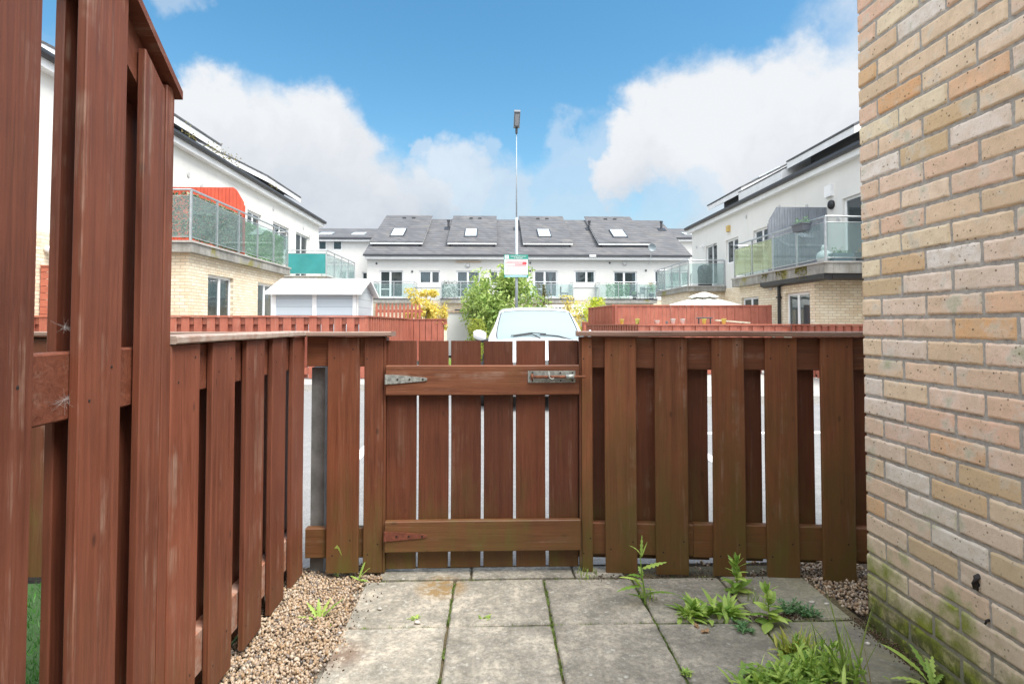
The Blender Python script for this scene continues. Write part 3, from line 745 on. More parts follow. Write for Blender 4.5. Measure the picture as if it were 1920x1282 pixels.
for k in range(37):
    z0 = zbase + k*course + .010; z1 = z0 + .065
    off = .1025 if k % 2 == 0 else .215
    y1 = 0.0; first = True
    while y1 > -4.2:
        L = (off if first else .215) 
        y0 = y1 - L
        wy = WY + y1
        hi = wy > -.4
        brick_face(mb, y0+rng.uniform(-.001, .001), y1 + (0 if first else rng.uniform(-.001, .001)), z0+rng.uniform(-.001, .001), z1+rng.uniform(-.001, .001), hi)
        if first:   # end return of the corner brick (looks to +y)
            mb.add([(-.002, y1+.0005, z0+.001), (.1025, y1+.001, z0+.001), (.1025, y1+.001, z1-.001), (-.002, y1+.0005, z1-.001)], [(0,1,2,3)][::-1], a=rng.uniform(.02, 1))
        y1 = y0 - .010; first = False
mb.build('brickwork', M_nbrick, house, smooth=True)
mm = MB(); mm.box(.0, 3.8, -4.3, -.006, -.3, 2.745); mm.build('mortar', M_mortar, house)
# the end wall that turns away from the court and the rear elevation behind the camera
mm = MB(); mm.box(.1, 3.8, -.006, .0, -.3, 2.745); mm.build('end_wall', M_bry, house)
mm = MB(); mm.box(-.08, 3.8, -4.3, 0.08, 2.746, 2.98); mm.build('roof_terrace_slab', M_kerb, house)
rear = empty('terrace_house', (0, -3.2, 0), 'tall buff brick house unseen behind the viewer, placed near to shade the little garden', 'house')  # unseen house, set close to block light from behind
MB().box(-9, WX-.01, -1.0, 0, -.3, 5.4).build('wall', M_bry, rear)
MB().prism([(-6, 5.4), (.35, 5.4), (-2.8, 7.2)], 'x', -9.2, 1.4).build('roof', M_tile, rear)
d = MB(); d.box(-.5, .5, .002, .03, 0, 2.1); d.build('door', M_white, rear)
# old pipe stub / bracket in the wall
p = PX(1838, 1085, 1); 
def wallpt(u, v):
    d = ray(u, v); t = WX/d.x; return Vector((WX, d.y*t, EYE+d.z*t))
q = wallpt(1838, 1090); mm = MB()
mm.tube([(0,0,.02), (-.012,0,.012), (-.018,0,-.005), (-.014,.004,-.022)], [.006,.009,.008,.005], 8); mm.box(-.004, .0, -.012, .012, -.03, .0)
tag(mm.build('iron_bracket', simple('old iron', (.05,.045,.045), .8, .3, .3, 60), loc=q, smooth=True), 'short rusted iron stub sticking out of the brick wall', 'bracket')
q = wallpt(1855, 1165); mm = MB(); mm.tube([(0,0,.006), (-.009,0,.002), (-.010,.003,-.008)], [.004,.004,.003], 7)
tag(mm.build('wall_plug', M_nail, loc=q, smooth=True), 'tiny dark plug in the brick wall below the iron stub', 'plug')
# ================================================================== the court
def wall_holes(mb, o, u, n, W, z0, z1, holes, depth=.10, m=0, mr=None):
    """wall in the plane through o along unit u (horizontal), outward normal n, with rectangular openings (s0,s1,za,zb)"""
    o = Vector(o); u = Vector(u); n = Vector(n); mr = m if mr is None else mr
    S = sorted({0, W} | {h[0] for h in holes} | {h[1] for h in holes}); Z = sorted({z0, z1} | {h[2] for h in holes} | {h[3] for h in holes})
    flip = u.cross(Vector((0,0,1))).dot(n) < 0
    def quad(a, b_, c, d, mm_=m):
        mb.add([a, b_, c, d], [(0,1,2,3) if not flip else (3,2,1,0)], m=mm_)
    P = lambda s, z, k=0: o + u*s + Vector((0,0,z)) - n*k
    for i in range(len(S)-1):
        for j in range(len(Z)-1):
            sc_, zc = (S[i]+S[i+1])/2, (Z[j]+Z[j+1])/2
            if S[i+1] <= 0 or S[i] >= W or any(h[0] < sc_ < h[1] and h[2] < zc < h[3] for h in holes): continue
            quad(P(S[i], Z[j]), P(S[i+1], Z[j]), P(S[i+1], Z[j+1]), P(S[i], Z[j+1]))
    for (a, b_, c, d) in holes:
        quad(P(a, c), P(a, d), P(a, d, depth), P(a, c, depth), mr); quad(P(b_, d), P(b_, c), P(b_, c, depth), P(b_, d, depth), mr)
        quad(P(b_, c), P(a, c), P(a, c, depth), P(b_, c, depth), mr); quad(P(a, d), P(b_, d), P(b_, d, depth), P(a, d, depth), mr)
def window_unit(parent, o, u, n, a, b_, c, d, depth=.07, mull=(.5,), name='window', blind=None, trans=None, frame=.07, sash=False):
    o = Vector(o); u = Vector(u); n = Vector(n); mm = MB()
    def bar(s0, s1, z0, z1, k0, k1, m=0, t_=None):
        p = [o+u*s0-n*k1, o+u*s1-n*k1, o+u*s1-n*k0, o+u*s0-n*k0]
        (t_ or mm).hexa([q+Vector((0,0,z0)) for q in p]+[q+Vector((0,0,z1)) for q in p], m=m)
    k0, k1 = depth, depth+.05
    bar(a, a+frame, c, d, k0, k1); bar(b_-frame, b_, c, d, k0, k1); bar(a+frame, b_-frame, c, c+frame, k0, k1); bar(a+frame, b_-frame, d-frame, d, k0, k1)
    for q in mull: s = a+(b_-a)*q; bar(s-frame*.75, s+frame*.75, c+frame, d-frame, k0+.002, k1)
    if trans: bar(a+frame, a+(b_-a)*mull[0]-frame*.75, c+(d-c)*trans, c+(d-c)*trans+.05, k0+.003, k1)
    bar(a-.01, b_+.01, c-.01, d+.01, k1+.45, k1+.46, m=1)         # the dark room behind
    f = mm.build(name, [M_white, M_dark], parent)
    g = MB(); bar(a+frame*.5, b_-frame*.5, c+frame*.5, d-frame*.5, k0+.02, k0+.03, t_=g); g.build('pane', M_pane, f)
    if blind:
        g = MB(); 
        if blind == 'full': bar(a+frame, b_-frame, c+frame, d-frame, k0+.06, k0+.07, t_=g)
        elif blind == 'half': bar(a+frame, b_-frame, c+(d-c)*.45, d-frame, k0+.06, k0+.07, t_=g)
        elif blind == 'left': bar(a+frame, a+(b_-a)*.5, c+frame, d-frame, k0+.06, k0+.07, t_=g)
        elif blind == 'curtains':
            w = (b_-a); 
            for (s0, s1, sm) in ((a+frame, a+w*.5, a+w*.18), (b_-frame, a+w*.5, b_-w*.18)):
                bar(min(s0, sm), max(s0, sm), c+frame, d-frame, k0+.06, k0+.09, t_=g)
        elif blind == 'net':
            s = a+(b_-a)*.72
            for i in range(8):
                z = c+(d-c)*i/8; wdt = (b_-a)*(.03+.13*abs(i/8-.45)*1.6); bar(s-wdt, s+wdt, z, z+(d-c)/8-.002, k0+.06, k0+.075, t_=g)
        g.build('curtain', M_ven if blind in ('full',) else M_blind, f)
    return f
def rail_run(parent, pts, z0, h=1.1, post_every=1.35, gl=M_balglass, posts=None, panels=True, name='balustrade', gls=None):
    """balcony balustrade along a polyline of (x,y): steel posts and handrail, glass panels as children"""
    mm = MB(); glb = {}
    for k in range(len(pts)-1):
        a = Vector((*pts[k], 0)); b_ = Vector((*pts[k+1], 0)); L = (b_-a).length; d = (b_-a)/L; nn = Vector((-d.y, d.x, 0))
        n = max(1, round(L/post_every))
        for i in range(n+1):
            if k > 0 and i == 0: continue
            p = a+d*(L*i/n); w = .022
            mm.hexa([p+d*x+nn*y+Vector((0,0,z)) for z in (z0-.02, z0+h) for (x, y) in ((-w,-w),(w,-w),(w,w),(-w,w))])
        mm.tube([a+Vector((0,0,z0+h+.02)), b_+Vector((0,0,z0+h+.02))], .026, 8)
        mm.tube([a+Vector((0,0,z0+h-.12)), b_+Vector((0,0,z0+h-.12))], .010, 6)
        mm.tube([a+Vector((0,0,z0+.09)), b_+Vector((0,0,z0+.09))], .010, 6)
        for i in range(n):
            p = a+d*(L*i/n+.035); q = a+d*(L*(i+1)/n-.035); g_ = (gls or {}).get((k, i), gl)
            if g_ is None: continue
            g = glb.setdefault(id(g_), (g_, []))[1]; g.append((p, q, nn))
    r_ = mm.build(name, M_steel, parent)
    if panels:
        for g_, lst in glb.values():
            for (p, q, nn) in lst:
                g = MB(); g.hexa([v+nn*t_+Vector((0,0,z)) for z in (z0+.10, z0+h-.13) for (v, t_) in ((p,-.005),(q,-.005),(q,.005),(p,.005))]); g.build('glass_panel', g_, r_)
    return r_
def leaf_cloud(mb, pts, smin, smax, up=.3, r_=rng):
    for p in pts:
        s = r_.uniform(smin, smax); a = Vector((r_.gauss(0,1), r_.gauss(0,1), r_.gauss(0,1)+up)).normalized()
        b_ = a.orthogonal().normalized(); c = a.cross(b_); ang = r_.uniform(0, 6.28)
        d = b_*math.cos(ang)+c*math.sin(ang); e = a.cross(d); p = Vector(p)
        f = a*s*.12
        mb.add([p-d*s, p-d*s*.2+e*s*.42-f, p+d*s, p-d*s*.2-e*s*.42-f], [(0,1,2),(0,2,3)], a=r_.uniform(.02, 1))
M_dcheek = simple('dormer cheek', (.14,.15,.17), .7)
def M_slabc():
    m, t, b = mat('lichen stained concrete edge'); wp = worldpos(t)
    n = noise(t, 2.2, 6, .7, wp); n2_ = noise(t, 1, 6, .65, scaled(t, wp, (7, 7, .8))); n3_ = noise(t, 1.1, 4, .6, wp)
    c = mixc(t, maprange(t, n, .35, .65), (.20, .195, .18), (.38, .37, .34))
    c = mixc(t, maprange(t, n2_, .45, .65, 0, .7), c, (.17, .16, .13))
    c = mixc(t, maprange(t, n3_, .56, .64, 0, .85), c, (.20, .18, .035))
    t.links.new(c, b.inputs['Base Color']); b.inputs['Roughness'].default_value = .95; bump(t, b, noise(t, 20, 5, .7, wp), .6, .02); return m
M_edge = M_slabc()

# ------------------------------------------------------------------ the two side terraces
def side_terrace(sd, label, sw, H, yend, deckz, spec):
    """sd = -1 left / +1 right, sw wall offset from the court axis, wall facing the axis"""
    b = empty('apartment_terrace', (sd*sw, 18, 0), label, 'apartments')
    inv = Matrix.Translation((-sd*sw, -18, 0))
    def fin(mm, name, m, parent=None, smooth=False):
        if parent is None:
            mm.v = [(x-sd*sw, y-18, z) for (x, y, z) in mm.v]; parent = b
        return mm.build(name, m, parent, smooth=smooth)
    def loc(o_): o_.location = (-sd*sw, -18, 0); return o_
    u = Vector((0,1,0)); n = Vector((-sd,0,0)); y0 = spec['y0']; ez = EYE+H
    # upper wall with openings
    ups = spec['upper']
    mm = MB(); wall_holes(mm, (sd*sw, y0, 0), u, n, yend-y0, deckz-.02, ez, [(a-y0, c-y0, z0, z1) for (a, c, z0, z1, *_) in ups])
    mm.box(*sorted((sd*sw+sd*.25, sd*(sw+9))), yend-.001, yend, 0, ez) if False else None
    # end gable
    s0, s1 = sw, sw+9.0
    g = [(sd*s0, 0.0), (sd*s1, 0.0), (sd*s1, ez), (sd*(s0+4.5), ez+4.5*.5), (sd*s0, ez)]
    mm.add([(p[0], yend, p[1]) for p in g], [(0,1,2,3,4)] if sd < 0 else [(4,3,2,1,0)])
    fin(mm, 'wall', M_render)
    mm = MB(); wall_holes(mm, (sd*(sw-.02), y0, 0), u, n, yend-y0-.01, -.1, deckz-.02, []); fin(mm, 'brick_base', M_brx)
    for (a, c, z0, z1, mull, bl, nm) in ups:
        loc(window_unit(b, (sd*sw, 0, 0), u, n, a, c, z0, z1, depth=.08, mull=mull, blind=bl, name=nm))
    # roof planes, eaves, gutter
    sl = .5; es = sw-.22
    def rp(s, dz=0): return ez + (s-es)*sl + dz
    r = MB(); P = lambda s, y, z: (sd*s, y, z)
    th = .16
    r.hexa([P(es, y0, rp(es)-th), P(sw+4.5, y0, rp(sw+4.5)-th), P(sw+4.5, yend+.25, rp(sw+4.5)-th), P(es, yend+.25, rp(es)-th),
            P(es, y0, rp(es)), P(sw+4.5, y0, rp(sw+4.5)), P(sw+4.5, yend+.25, rp(sw+4.5)), P(es, yend+.25, rp(es))])
    r.hexa([P(sw+4.5, y0, rp(sw+4.5)-th), P(sw+9.3, y0, ez-.2-th), P(sw+9.3, yend+.25, ez-.2-th), P(sw+4.5, yend+.25, rp(sw+4.5)-th),
            P(sw+4.5, y0, rp(sw+4.5)), P(sw+9.3, y0, ez-.2), P(sw+9.3, yend+.25, ez-.2), P(sw+4.5, yend+.25, rp(sw+4.5))])
    roof = fin(r, 'roof', M_tile)
    f = MB(); f.box(*sorted((sd*(es+.02), sd*(es+.05))), y0, yend+.25, ez-.36, ez-.10); f.box(*sorted((sd*(es+.05), sd*(sw-.003))), y0, yend+.24, ez-.36, ez-.33)
    fin(f, 'soffit', M_fascia)
    f = MB(); f.prism([(sd*(es+.018), ez-.06), (sd*(es-.10), ez-.06), (sd*(es-.105), ez-.13), (sd*(es-.06), ez-.185), (sd*(es+.018), ez-.185)], 'y', y0, yend+.28); fin(f, 'gutter', M_gutter)
    # raised mono-pitch roof boxes
    for (ya, yb) in spec['dormers']:
        q = MB(); sa, sb = es+1.05, sw+6.3; zl = ez+1.12; k = .5
        z = lambda s: zl+(s-sa)*k
        q.hexa([P(sa, ya, z(sa)-.07), P(sb, ya, z(sb)-.07), P(sb, yb, z(sb)-.07), P(sa, yb, z(sa)-.07), P(sa, ya, z(sa)), P(sb, ya, z(sb)), P(sb, yb, z(sb)), P(sa, yb, z(sa))])
        dr = fin(q, 'dormer_roof', M_tile)
        q = MB(); q.hexa([P(sa+.02, ya+.02, z(sa)-.30), P(sb, ya+.02, z(sb)-.30), P(sb, yb-.02, z(sb)-.30), P(sa+.02, yb-.02, z(sa)-.30),
                          P(sa+.02, ya+.02, z(sa)-.072), P(sb, ya+.02, z(sb)-.072), P(sb, yb-.02, z(sb)-.072), P(sa+.02, yb-.02, z(sa)-.072)])
        f_ = fin(q, 'dormer_fascia', M_fascia); 
        q = MB(); sa2 = sa+.75; q.hexa([P(sa2, ya+.35, rp(sa2)-.1), P(sb, ya+.35, rp(sa2)-.1), P(sb, yb-.35, rp(sa2)-.1), P(sa2, yb-.35, rp(sa2)-.1),
                          P(sa2, ya+.35, z(sa2)-.302), P(sb, ya+.35, z(sb)-.302), P(sb, yb-.35, z(sb)-.302), P(sa2, yb-.35, z(sa2)-.302)])
        fin(q, 'dormer_wall', M_dcheek)
        ym = (ya+yb)/2; q = MB(); s3 = sa+1.6
        q.hexa([P(s3, ym-.4, z(s3)+.002), P(s3+1.0, ym-.4, z(s3+1)+.002), P(s3+1.0, ym+.4, z(s3+1)+.002), P(s3, ym+.4, z(s3)+.002),
                P(s3, ym-.4, z(s3)+.09), P(s3+1.0, ym-.4, z(s3+1)+.09), P(s3+1.0, ym+.4, z(s3+1)+.09), P(s3, ym+.4, z(s3)+.09)])
        fin(q, 'rooflight', M_rooflight)
    for (ya, yb) in spec.get('links', []):   # lower raised link between two boxes
        q = MB(); sa, sb = es+.9, sw+4.4; zl = ez+.78; z = lambda s: zl+(s-sa)*.5
        q.hexa([P(sa, ya, z(sa)-.34), P(sb, ya, z(sb)-.3), P(sb, yb, z(sb)-.3), P(sa, yb, z(sa)-.34), P(sa, ya, z(sa)), P(sb, ya, z(sb)), P(sb, yb, z(sb)), P(sa, yb, z(sa))])
        fin(q, 'dormer_fascia', M_fascia)
        q = MB(); q.hexa([P(sa-.02, ya, z(sa)+.004), P(sb, ya, z(sb)+.004), P(sb, yb, z(sb)+.004), P(sa-.02, yb, z(sa)+.004), P(sa-.02, ya, z(sa)+.05), P(sb, ya, z(sb)+.05), P(sb, yb, z(sb)+.05), P(sa-.02, yb, z(sa)+.05)])
        fin(q, 'dormer_roof', M_tile)
    # balconies
    for B in spec['balconies']:
        s_, ya, yb, dz, th_ = B['s'], B['y0'], B['y1'], B['z'], B['th']
        q = MB(); q.box(*sorted((sd*s_, sd*(sw-.021))), ya, yb, dz-th_, dz-.045); sl_ = fin(q, 'balcony', M_edge)
        q = MB(); q.box(*sorted((sd*(s_-.03), sd*(sw-.001))), ya-.03, yb+.03, dz-.045, dz); q2 = fin(q, 'balcony_coping', M_kerb)
        i = .07
        pts = [(sd*(sw-.05), ya+i), (sd*(s_+i), ya+i), (sd*(s_+i), yb-i), (sd*(sw-.05), yb-i)]
        rr = rail_run(b, pts[:4], dz, h=B.get('h', 1.1), gls=B.get('gls')); loc(rr)
        # brick block below
        bs, by0, by1 = B['block']; wins = B.get('wins', [])
        q = MB(); wall_holes(q, (sd*bs, by0, 0), u, n, by1-by0, -.1, dz-th_, [(a-by0, c-by0, z0, z1) for (a, c, z0, z1, *_) in wins], depth=.10)
        fin(q, 'brick_wall', M_brx)
        for (yy, nn) in ((by0, -1), (by1, 1)): q = MB(); wall_holes(q, (sd*bs, yy, 0), (sd,0,0), (0,nn,0), sw-bs, -.1, dz-th_, []); fin(q, 'brick_wall', M_bry)
        for (a, c, z0, z1, mull, bl) in wins: loc(window_unit(b, (sd*bs, 0, 0), u, n, a, c, z0, z1, depth=.08, mull=mull, blind=bl))
    # fittings on the wall
    for (y, z, kind) in spec['fit']:
        q = MB(); x = sd*sw; X = lambda k: x - sd*k
        if kind == 'vent': q.cyl((X(-.01), y, z), (X(.03), y, z), .075, n=14); fin(q, 'vent', M_soffit)
        elif kind == 'box': q.box(*sorted((X(0), X(.09))), y-.17, y+.17, z-.17, z+.17); q.box(*sorted((X(.091), X(.095))), y-.12, y+.12, z-.12, z-.02); fin(q, 'alarm_box', M_white)
        elif kind == 'lamp': q.lathe([(.0,-.0),(.13,0),(.14,.05),(.12,.09),(.05,.12),(.0,.12)], (0,0,0), 16, 'x'); q.v = [(x - sd*a, b2+y, c2+z) for (a, b2, c2) in q.v]; fin(q, 'bulkhead_lamp', M_black, smooth=True)
        elif kind == 'yellow': q.box(*sorted((X(0), X(.1))), y-.13, y+.13, z-.13, z+.13); fin(q, 'alarm_box', simple('yellow plastic', (.55, .38, .12), .5))
        elif kind == 'cam': q.cyl((X(0), y, z), (X(.1), y, z), .03); q.cyl((X(.1), y-.1, z), (X(.12), y+.1, z-.03), .045); fin(q, 'security_camera', M_white)
    return b, fin, loc
DL = EYE+1.88; DR = EYE+1.57
upl = [(6.2,7.4,DL+.9,5.35,(.5,),'half','window'), (10.0,11.2,DL+.9,5.35,(.5,),'half','window'), (14.6,16.7,DL+.02,5.42,(.5,),None,'balcony_door'), (21.7,23.0,4.35,5.40,(.5,),None,'window'), (24.2,26.1,4.35,5.40,(.5,),None,'window'), (27.0,28.9,DL+.25,5.42,(.5,),'left','balcony_door')]
Lb, fl, locL = side_terrace(-1, 'long white rendered terrace on the left with green screened balconies over buff brick', 9.1, 5.45, 30.5, DL, dict(
    y0=4.0, upper=upl, dormers=[(5.5,10.5), (16.3,21.4), (25.8,30.2)],
    balconies=[dict(s=6.75, y0=13.2, y1=19.5, z=DL, th=.26, h=1.14, block=(6.9,13.36,19.4), wins=[(14.27,15.64,.95,2.36,(.55,),'half'), (17.25,18.6,.95,2.38,(.5,),'full')]),
               dict(s=7.25, y0=25.6, y1=30.9, z=EYE+2.12, th=.22, block=(7.4,25.9,30.4), gls={(0,0): M_teal}),
               ],
    fit=[(17.5,5.6,'vent'),(18.3,5.45,'vent'),(19.4,5.62,'box'),(19.45,5.15,'lamp'),(20.4,5.2,'vent'),(24.2,5.9,'vent'),(28.9,5.55,'cam'),(28.0,5.75,'vent')]))
upr = [(14.7,16.5,DR+.02,4.78,(.55,),'left','balcony_door'), (21.0,22.3,3.75,4.78,(.5,),'half','window'), (23.7,25.0,3.75,4.78,(.5,),None,'window'), (26.0,27.4,DR+.25,4.85,(.5,),None,'balcony_door')]
Rb, fr_, locR = side_terrace(1, 'long white rendered terrace on the right with clear glass balconies over buff brick', 10.15, 5.0, 29.3, DR, dict(
    y0=8.0, upper=upr, dormers=[(9,13.5), (17.2,21.3), (25.3,29.4)], links=[(21.35,25.2)],
    balconies=[dict(s=8.2, y0=14.1, y1=19.7, z=DR, th=.30, block=(8.42,14.96,19.6), gls={(1,3): M_milky, (1,2): M_milky}, wins=[(15.2,16.5,.8,2.02,(.55,),'full'), (18.2,19.45,1.1,2.03,(.5,),None)]),
               dict(s=8.45, y0=25.0, y1=29.9, z=EYE+1.68, th=.24, block=(8.6,25.2,29.5))],
    fit=[(17.1,5.15,'box'),(17.0,4.72,'lamp'),(15.2,5.0,'vent'),(18.4,4.95,'vent'),(16.7,4.2,'vent'),(20.2,5.3,'vent'),(22.9,5.45,'vent'),(24.6,5.25,'yellow'),(26.5,4.8,'vent'),(27.6,4.9,'cam'),(28.6,5.0,'vent')]))
# dark gutter and downpipe below the right balcony
q = MB(); q.prism([(8.20,DR-.30),(8.20,DR-.42),(8.30,DR-.46),(8.41,DR-.46),(8.41,DR-.30)], 'y', 14.15, 17.6); q.prism([(14.15,DR-.305),(14.15,DR-.42),(14.25,DR-.46),(14.4,DR-.46),(14.4,DR-.305)], 'x', 8.42, 10.2); fr_(q, 'gutter', M_black)
q = MB(); q.cyl((8.36,16.75,0), (8.36,16.75,DR-.4), .045, n=10)
for z in (.6, 1.9): q.box(8.30, 8.42, 16.69, 16.81, z, z+.05)
fr_(q, 'downpipe', M_black)
for y in (16.95, 17.35): q = MB(); q.box(8.40, 8.425, y-.09, y+.09, 2.18, 2.36); fr_(q, 'vent', M_soffit)
# dividing screens on the balconies
def screen(fn, y, s0, s1, dz, h, sd, m, lab):
    q = MB(); n = 22
    for i in range(n):
        a = s0+(s1-s0)*i/n; c = s0+(s1-s0)*(i+1)/n - .008
        hh = lambda s: h - max(0, (.24-abs(s-s0))*1.7)
        q.hexa([(sd*a,y,dz),(sd*c,y,dz),(sd*c,y+.04,dz),(sd*a,y+.04,dz),(sd*a,y,dz+hh(a)),(sd*c,y,dz+hh(c)),(sd*c,y+.04,dz+hh(c)),(sd*a,y+.04,dz+hh(a))] if sd > 0 else
               [(sd*c,y,dz),(sd*a,y,dz),(sd*a,y+.04,dz),(sd*c,y+.04,dz),(sd*c,y,dz+hh(c)),(sd*a,y,dz+hh(a)),(sd*a,y+.04,dz+hh(a)),(sd*c,y+.04,dz+hh(c))])
    q.box(*sorted((sd*s0, sd*(s0-.03))), y-.01, y+.05, dz, dz+h-.5)
    o_ = fn(q, 'dividing_screen', m); tag(o_, lab)
screen(fl, 16.2, 6.9, 9.08, DL, 1.9, -1, W_screen, 'bright red boarded dividing screen')
M_gscreen = wood('grey boarded screen', 'z', (.14,.155,.18), (.20,.22,.25), 0, .5, .1)
screen(fr_, 17.25, 8.34, 10.13, DR, 1.98, 1, M_gscreen, 'grey boarded dividing screen')
# leaf screens fixed inside the left balcony glass
def hedge_screen(fn, x0, y0, x1, y1, z0, z1, n, m, lab, s=(.03,.055), th=.05):
    q = MB(); pts = []
    for _ in range(n):
        k = rng.random(); pts.append((x0+(x1-x0)*k+rng.uniform(-th, th)*(y0 != y1), y0+(y1-y0)*k+rng.uniform(-th, th)*(x0 != x1), rng.uniform(z0, z1)))
    leaf_cloud(q, pts, *s); o_ = fn(q, 'leaf_screen', m); tag(o_, lab)
hedge_screen(fl, -6.93, 13.4, -6.93, 16.15, DL+.08, DL+1.12, 7500, L_ivy, 'dark green ivy leaf screen', (.025,.05), .03)
hedge_screen(fl, -6.93, 13.38, -9.0, 13.38, DL+.08, DL+1.12, 3200, L_ivy, 'dark green ivy leaf screen', (.025,.05), .03)
hedge_screen(fl, -6.93, 16.3, -6.93, 19.3, DL+.08, DL+.98, 6500, L_ivyg, 'light green hedge screen', (.03,.05), .03)
# moss on the right balcony edge
q = MB(); pts = []
for (ya, yb, n) in ((14.9,15.5,420),(16.0,16.6,260),(17.1,17.5,120)):
    for _ in range(n): y = rng.uniform(ya, yb); pts.append((8.20+rng.uniform(-.02,.01), y, DR-.02-abs(rng.gauss(0,.11))))
leaf_cloud(q, pts, .015, .035); tag(fr_(q, 'moss', leafmat('olive moss', (.10,.09,.01), (.30,.26,.03))), 'olive moss clump on the edge')
# weeds in the left gutter
q = MB(); leaf_cloud(q, [(-8.86+rng.gauss(0,.05), yy+rng.gauss(0,.25), EYE+5.45+abs(rng.gauss(0,.16))) for yy in (17.2,18.4,18.9,19.4,19.8,20.4,23.6) for _ in range(45)], .02, .05); fl(q, 'gutter_weeds', leafmat('dry gutter weeds', (.18,.12,.05), (.30,.30,.10)))

# objects on the balconies
def planter(x, y, z, L, W, H, m, lab, rz=0, flowers=None, nm='planter'):
    e = empty(nm, (x, y, z), lab, 'planter', rz=rz)
    q = MB(); q.hexa([(-L*.45,-W*.4,0),(L*.45,-W*.4,0),(L*.45,W*.4,0),(-L*.45,W*.4,0),(-L/2,-W/2,H),(L/2,-W/2,H),(L/2,W/2,H),(-L/2,W/2,H)]); q.box(-L/2-.012, L/2+.012, -W/2-.012, W/2+.012, H-.03, H+.004); q.build('box', m, e)
    q = MB(); leaf_cloud(q, [(rng.uniform(-L*.45,L*.45), rng.uniform(-W*.4,W*.4), H+abs(rng.gauss(0,.07))) for _ in range(90)], .02, .045); q.build('plants', flowers or L_weedb, e)
M_slate = simple('slate grey plastic', (.10,.11,.13), .5)
planter(8.14, 15.05, DR+.88, .55, .24, .20, M_slate, 'grey trough hooked over the handrail of the right balcony', rz=R(90))
planter(8.75, 14.32, DR+.01, .50, .20, .20, simple('blue grey trough', (.15,.22,.26), .5), 'blue grey trough on the right balcony floor behind the glass', flowers=L_weedb)
L_pink = leafmat('pink flowers', (.55,.12,.10), (.30,.45,.15))
planter(9.35, 14.32, DR+.01, .35, .2, .22, simple('dark plant pot', (.09,.10,.11), .5), 'dark pot of reddish flowers on the right balcony beside the wall', flowers=L_pink)
q = MB(); q.lathe([(.02,0),(.16,.03),(.20,.14),(.17,.26),(.07,.33),(.02,.34)], n=16); q.lathe([(.01,.30),(.07,.32),(.08,.40),(.05,.46),(.01,.47)], n=12)
tag(q.build('garden_ornament', M_white, loc=(8.50, 14.62, DR), smooth=True), 'white rounded ornament in the corner of the right balcony', 'ornament')
# covered barbecue on the far right balcony
q = MB(); q.lathe([(.26,0),(.30,.05),(.31,.55),(.34,.72),(.28,.92),(.14,1.0),(.02,1.02)], n=14)
for i in range(len(q.v)): x, y, z = q.v[i]; k = 1+.06*math.sin(7*math.atan2(y, x)+z*5); q.v[i] = (x*k, y*k, z)
tag(q.build('covered_barbecue', simple('dark grey cover', (.07,.08,.085), .6, 0, .3, 6), loc=(9.55, 25.9, EYE+1.68), smooth=True), 'round barbecue under a dark grey cover on the far right balcony', 'barbecue')
# drying clothes/bicycle like bundle on the right balcony far end
q = MB(); 
for z in (.3,.55,.8): q.tube([(-.3,-.2,z),(.3,-.2,z)], .008); q.tube([(-.3,.2,z),(.3,.2,z)], .008)
for x in (-.3,.3):
    for y in (-.2,.2): q.tube([(x,y,0),(x,y,.95)], .01)
q.box(-.25,.1,-.22,-.19,.45,.82); 
tag(q.build('clothes_airer', simple('dark cloth', (.06,.09,.10), .8), loc=(8.75, 19.0, DR)), 'small dark clothes airer at the far end of the right balcony', 'airer')
# lamp on the left brick wall seen through the tall fence gap
q = MB(); q.box(-.05,.05,-.001,.06,-.06,.06); q.cyl((0,.0,0),(.16,.0,.02),.05,.07,n=12)
M_ = simple('black flood lamp', (.03,.03,.035), .4)
pp = PX(108, 467, 12.0); 
e = empty('outdoor_lamp', (-9.07, 12.05, pp.z), 'white and black outdoor lamp on brick behind the tall fence', 'lamp')
q = MB(); q.cyl((0,0,0),(.12,0,0),.07,n=14); q.build('base', M_white, e, smooth=True); q = MB(); q.cyl((.12,.0,.01),(.26,-.05,.03),.04,.075,n=14); q.build('head', M_, e, smooth=True)

# ------------------------------------------------------------------ far terrace
YF = 41.0
fb = empty('apartment_terrace', (0, YF, 0), 'far white terrace with four raised grey roofs closing the court', 'apartments')
def ff_(mm, name, m, parent=None, smooth=False):
    if parent is None: mm.v = [(x, y-YF, z) for (x, y, z) in mm.v]; parent = fb
    return mm.build(name, m, parent, smooth=smooth)
def locF(o_): o_.location = (0, -YF, 0); return o_
xL, xR = PX(688, 500, YF).x, PX(1294, 500, YF).x
ezf = PX(960, 481, YF).z; dkf = PX(960, 560, YF).z
def fx(u, Y=YF): return PX(u, 500, Y).x
def fz(v, Y=YF): return PX(960, v, Y).z
fw = [(712,756,508,558,(.45,),None,'balcony_door'),(786,825,508,532,(.58,),'left','window'),(856,900,508,558,(.48,),'half','balcony_door'),
      (1001,1045,507,557,(.46,),'net','balcony_door'),(1077,1116,507,531,(.58,),'curtains','window'),(1150,1194,508,557,(.46,),'curtains','balcony_door'),
      (1227,1248,506,550,(),'full','side_door'),(918,950,508,532,(.5,),None,'window')]
mm = MB(); wall_holes(mm, (xL, YF, 0), (1,0,0), (0,-1,0), xR-xL, dkf-.1, ezf, [(fx(a)-xL, fx(b_)-xL, fz(d), fz(c)) for (a, b_, c, d, *_) in fw]); ff_(mm, 'wall', M_render_far)
for (a, b_, c, d, ml, bl, nm) in fw:
    locF(window_unit(fb, (0, YF, 0), (1,0,0), (0,-1,0), fx(a), fx(b_), fz(d), fz(c), depth=.08, mull=ml, blind=bl, name=nm, trans=.3 if (nm == 'balcony_door') else None, frame=.09))
mm = MB(); mm.box(xL+.02, xR-.02, YF-.001+.02, YF+.25, -.1, dkf-.101); ff_(mm, 'brick_base', M_bry)
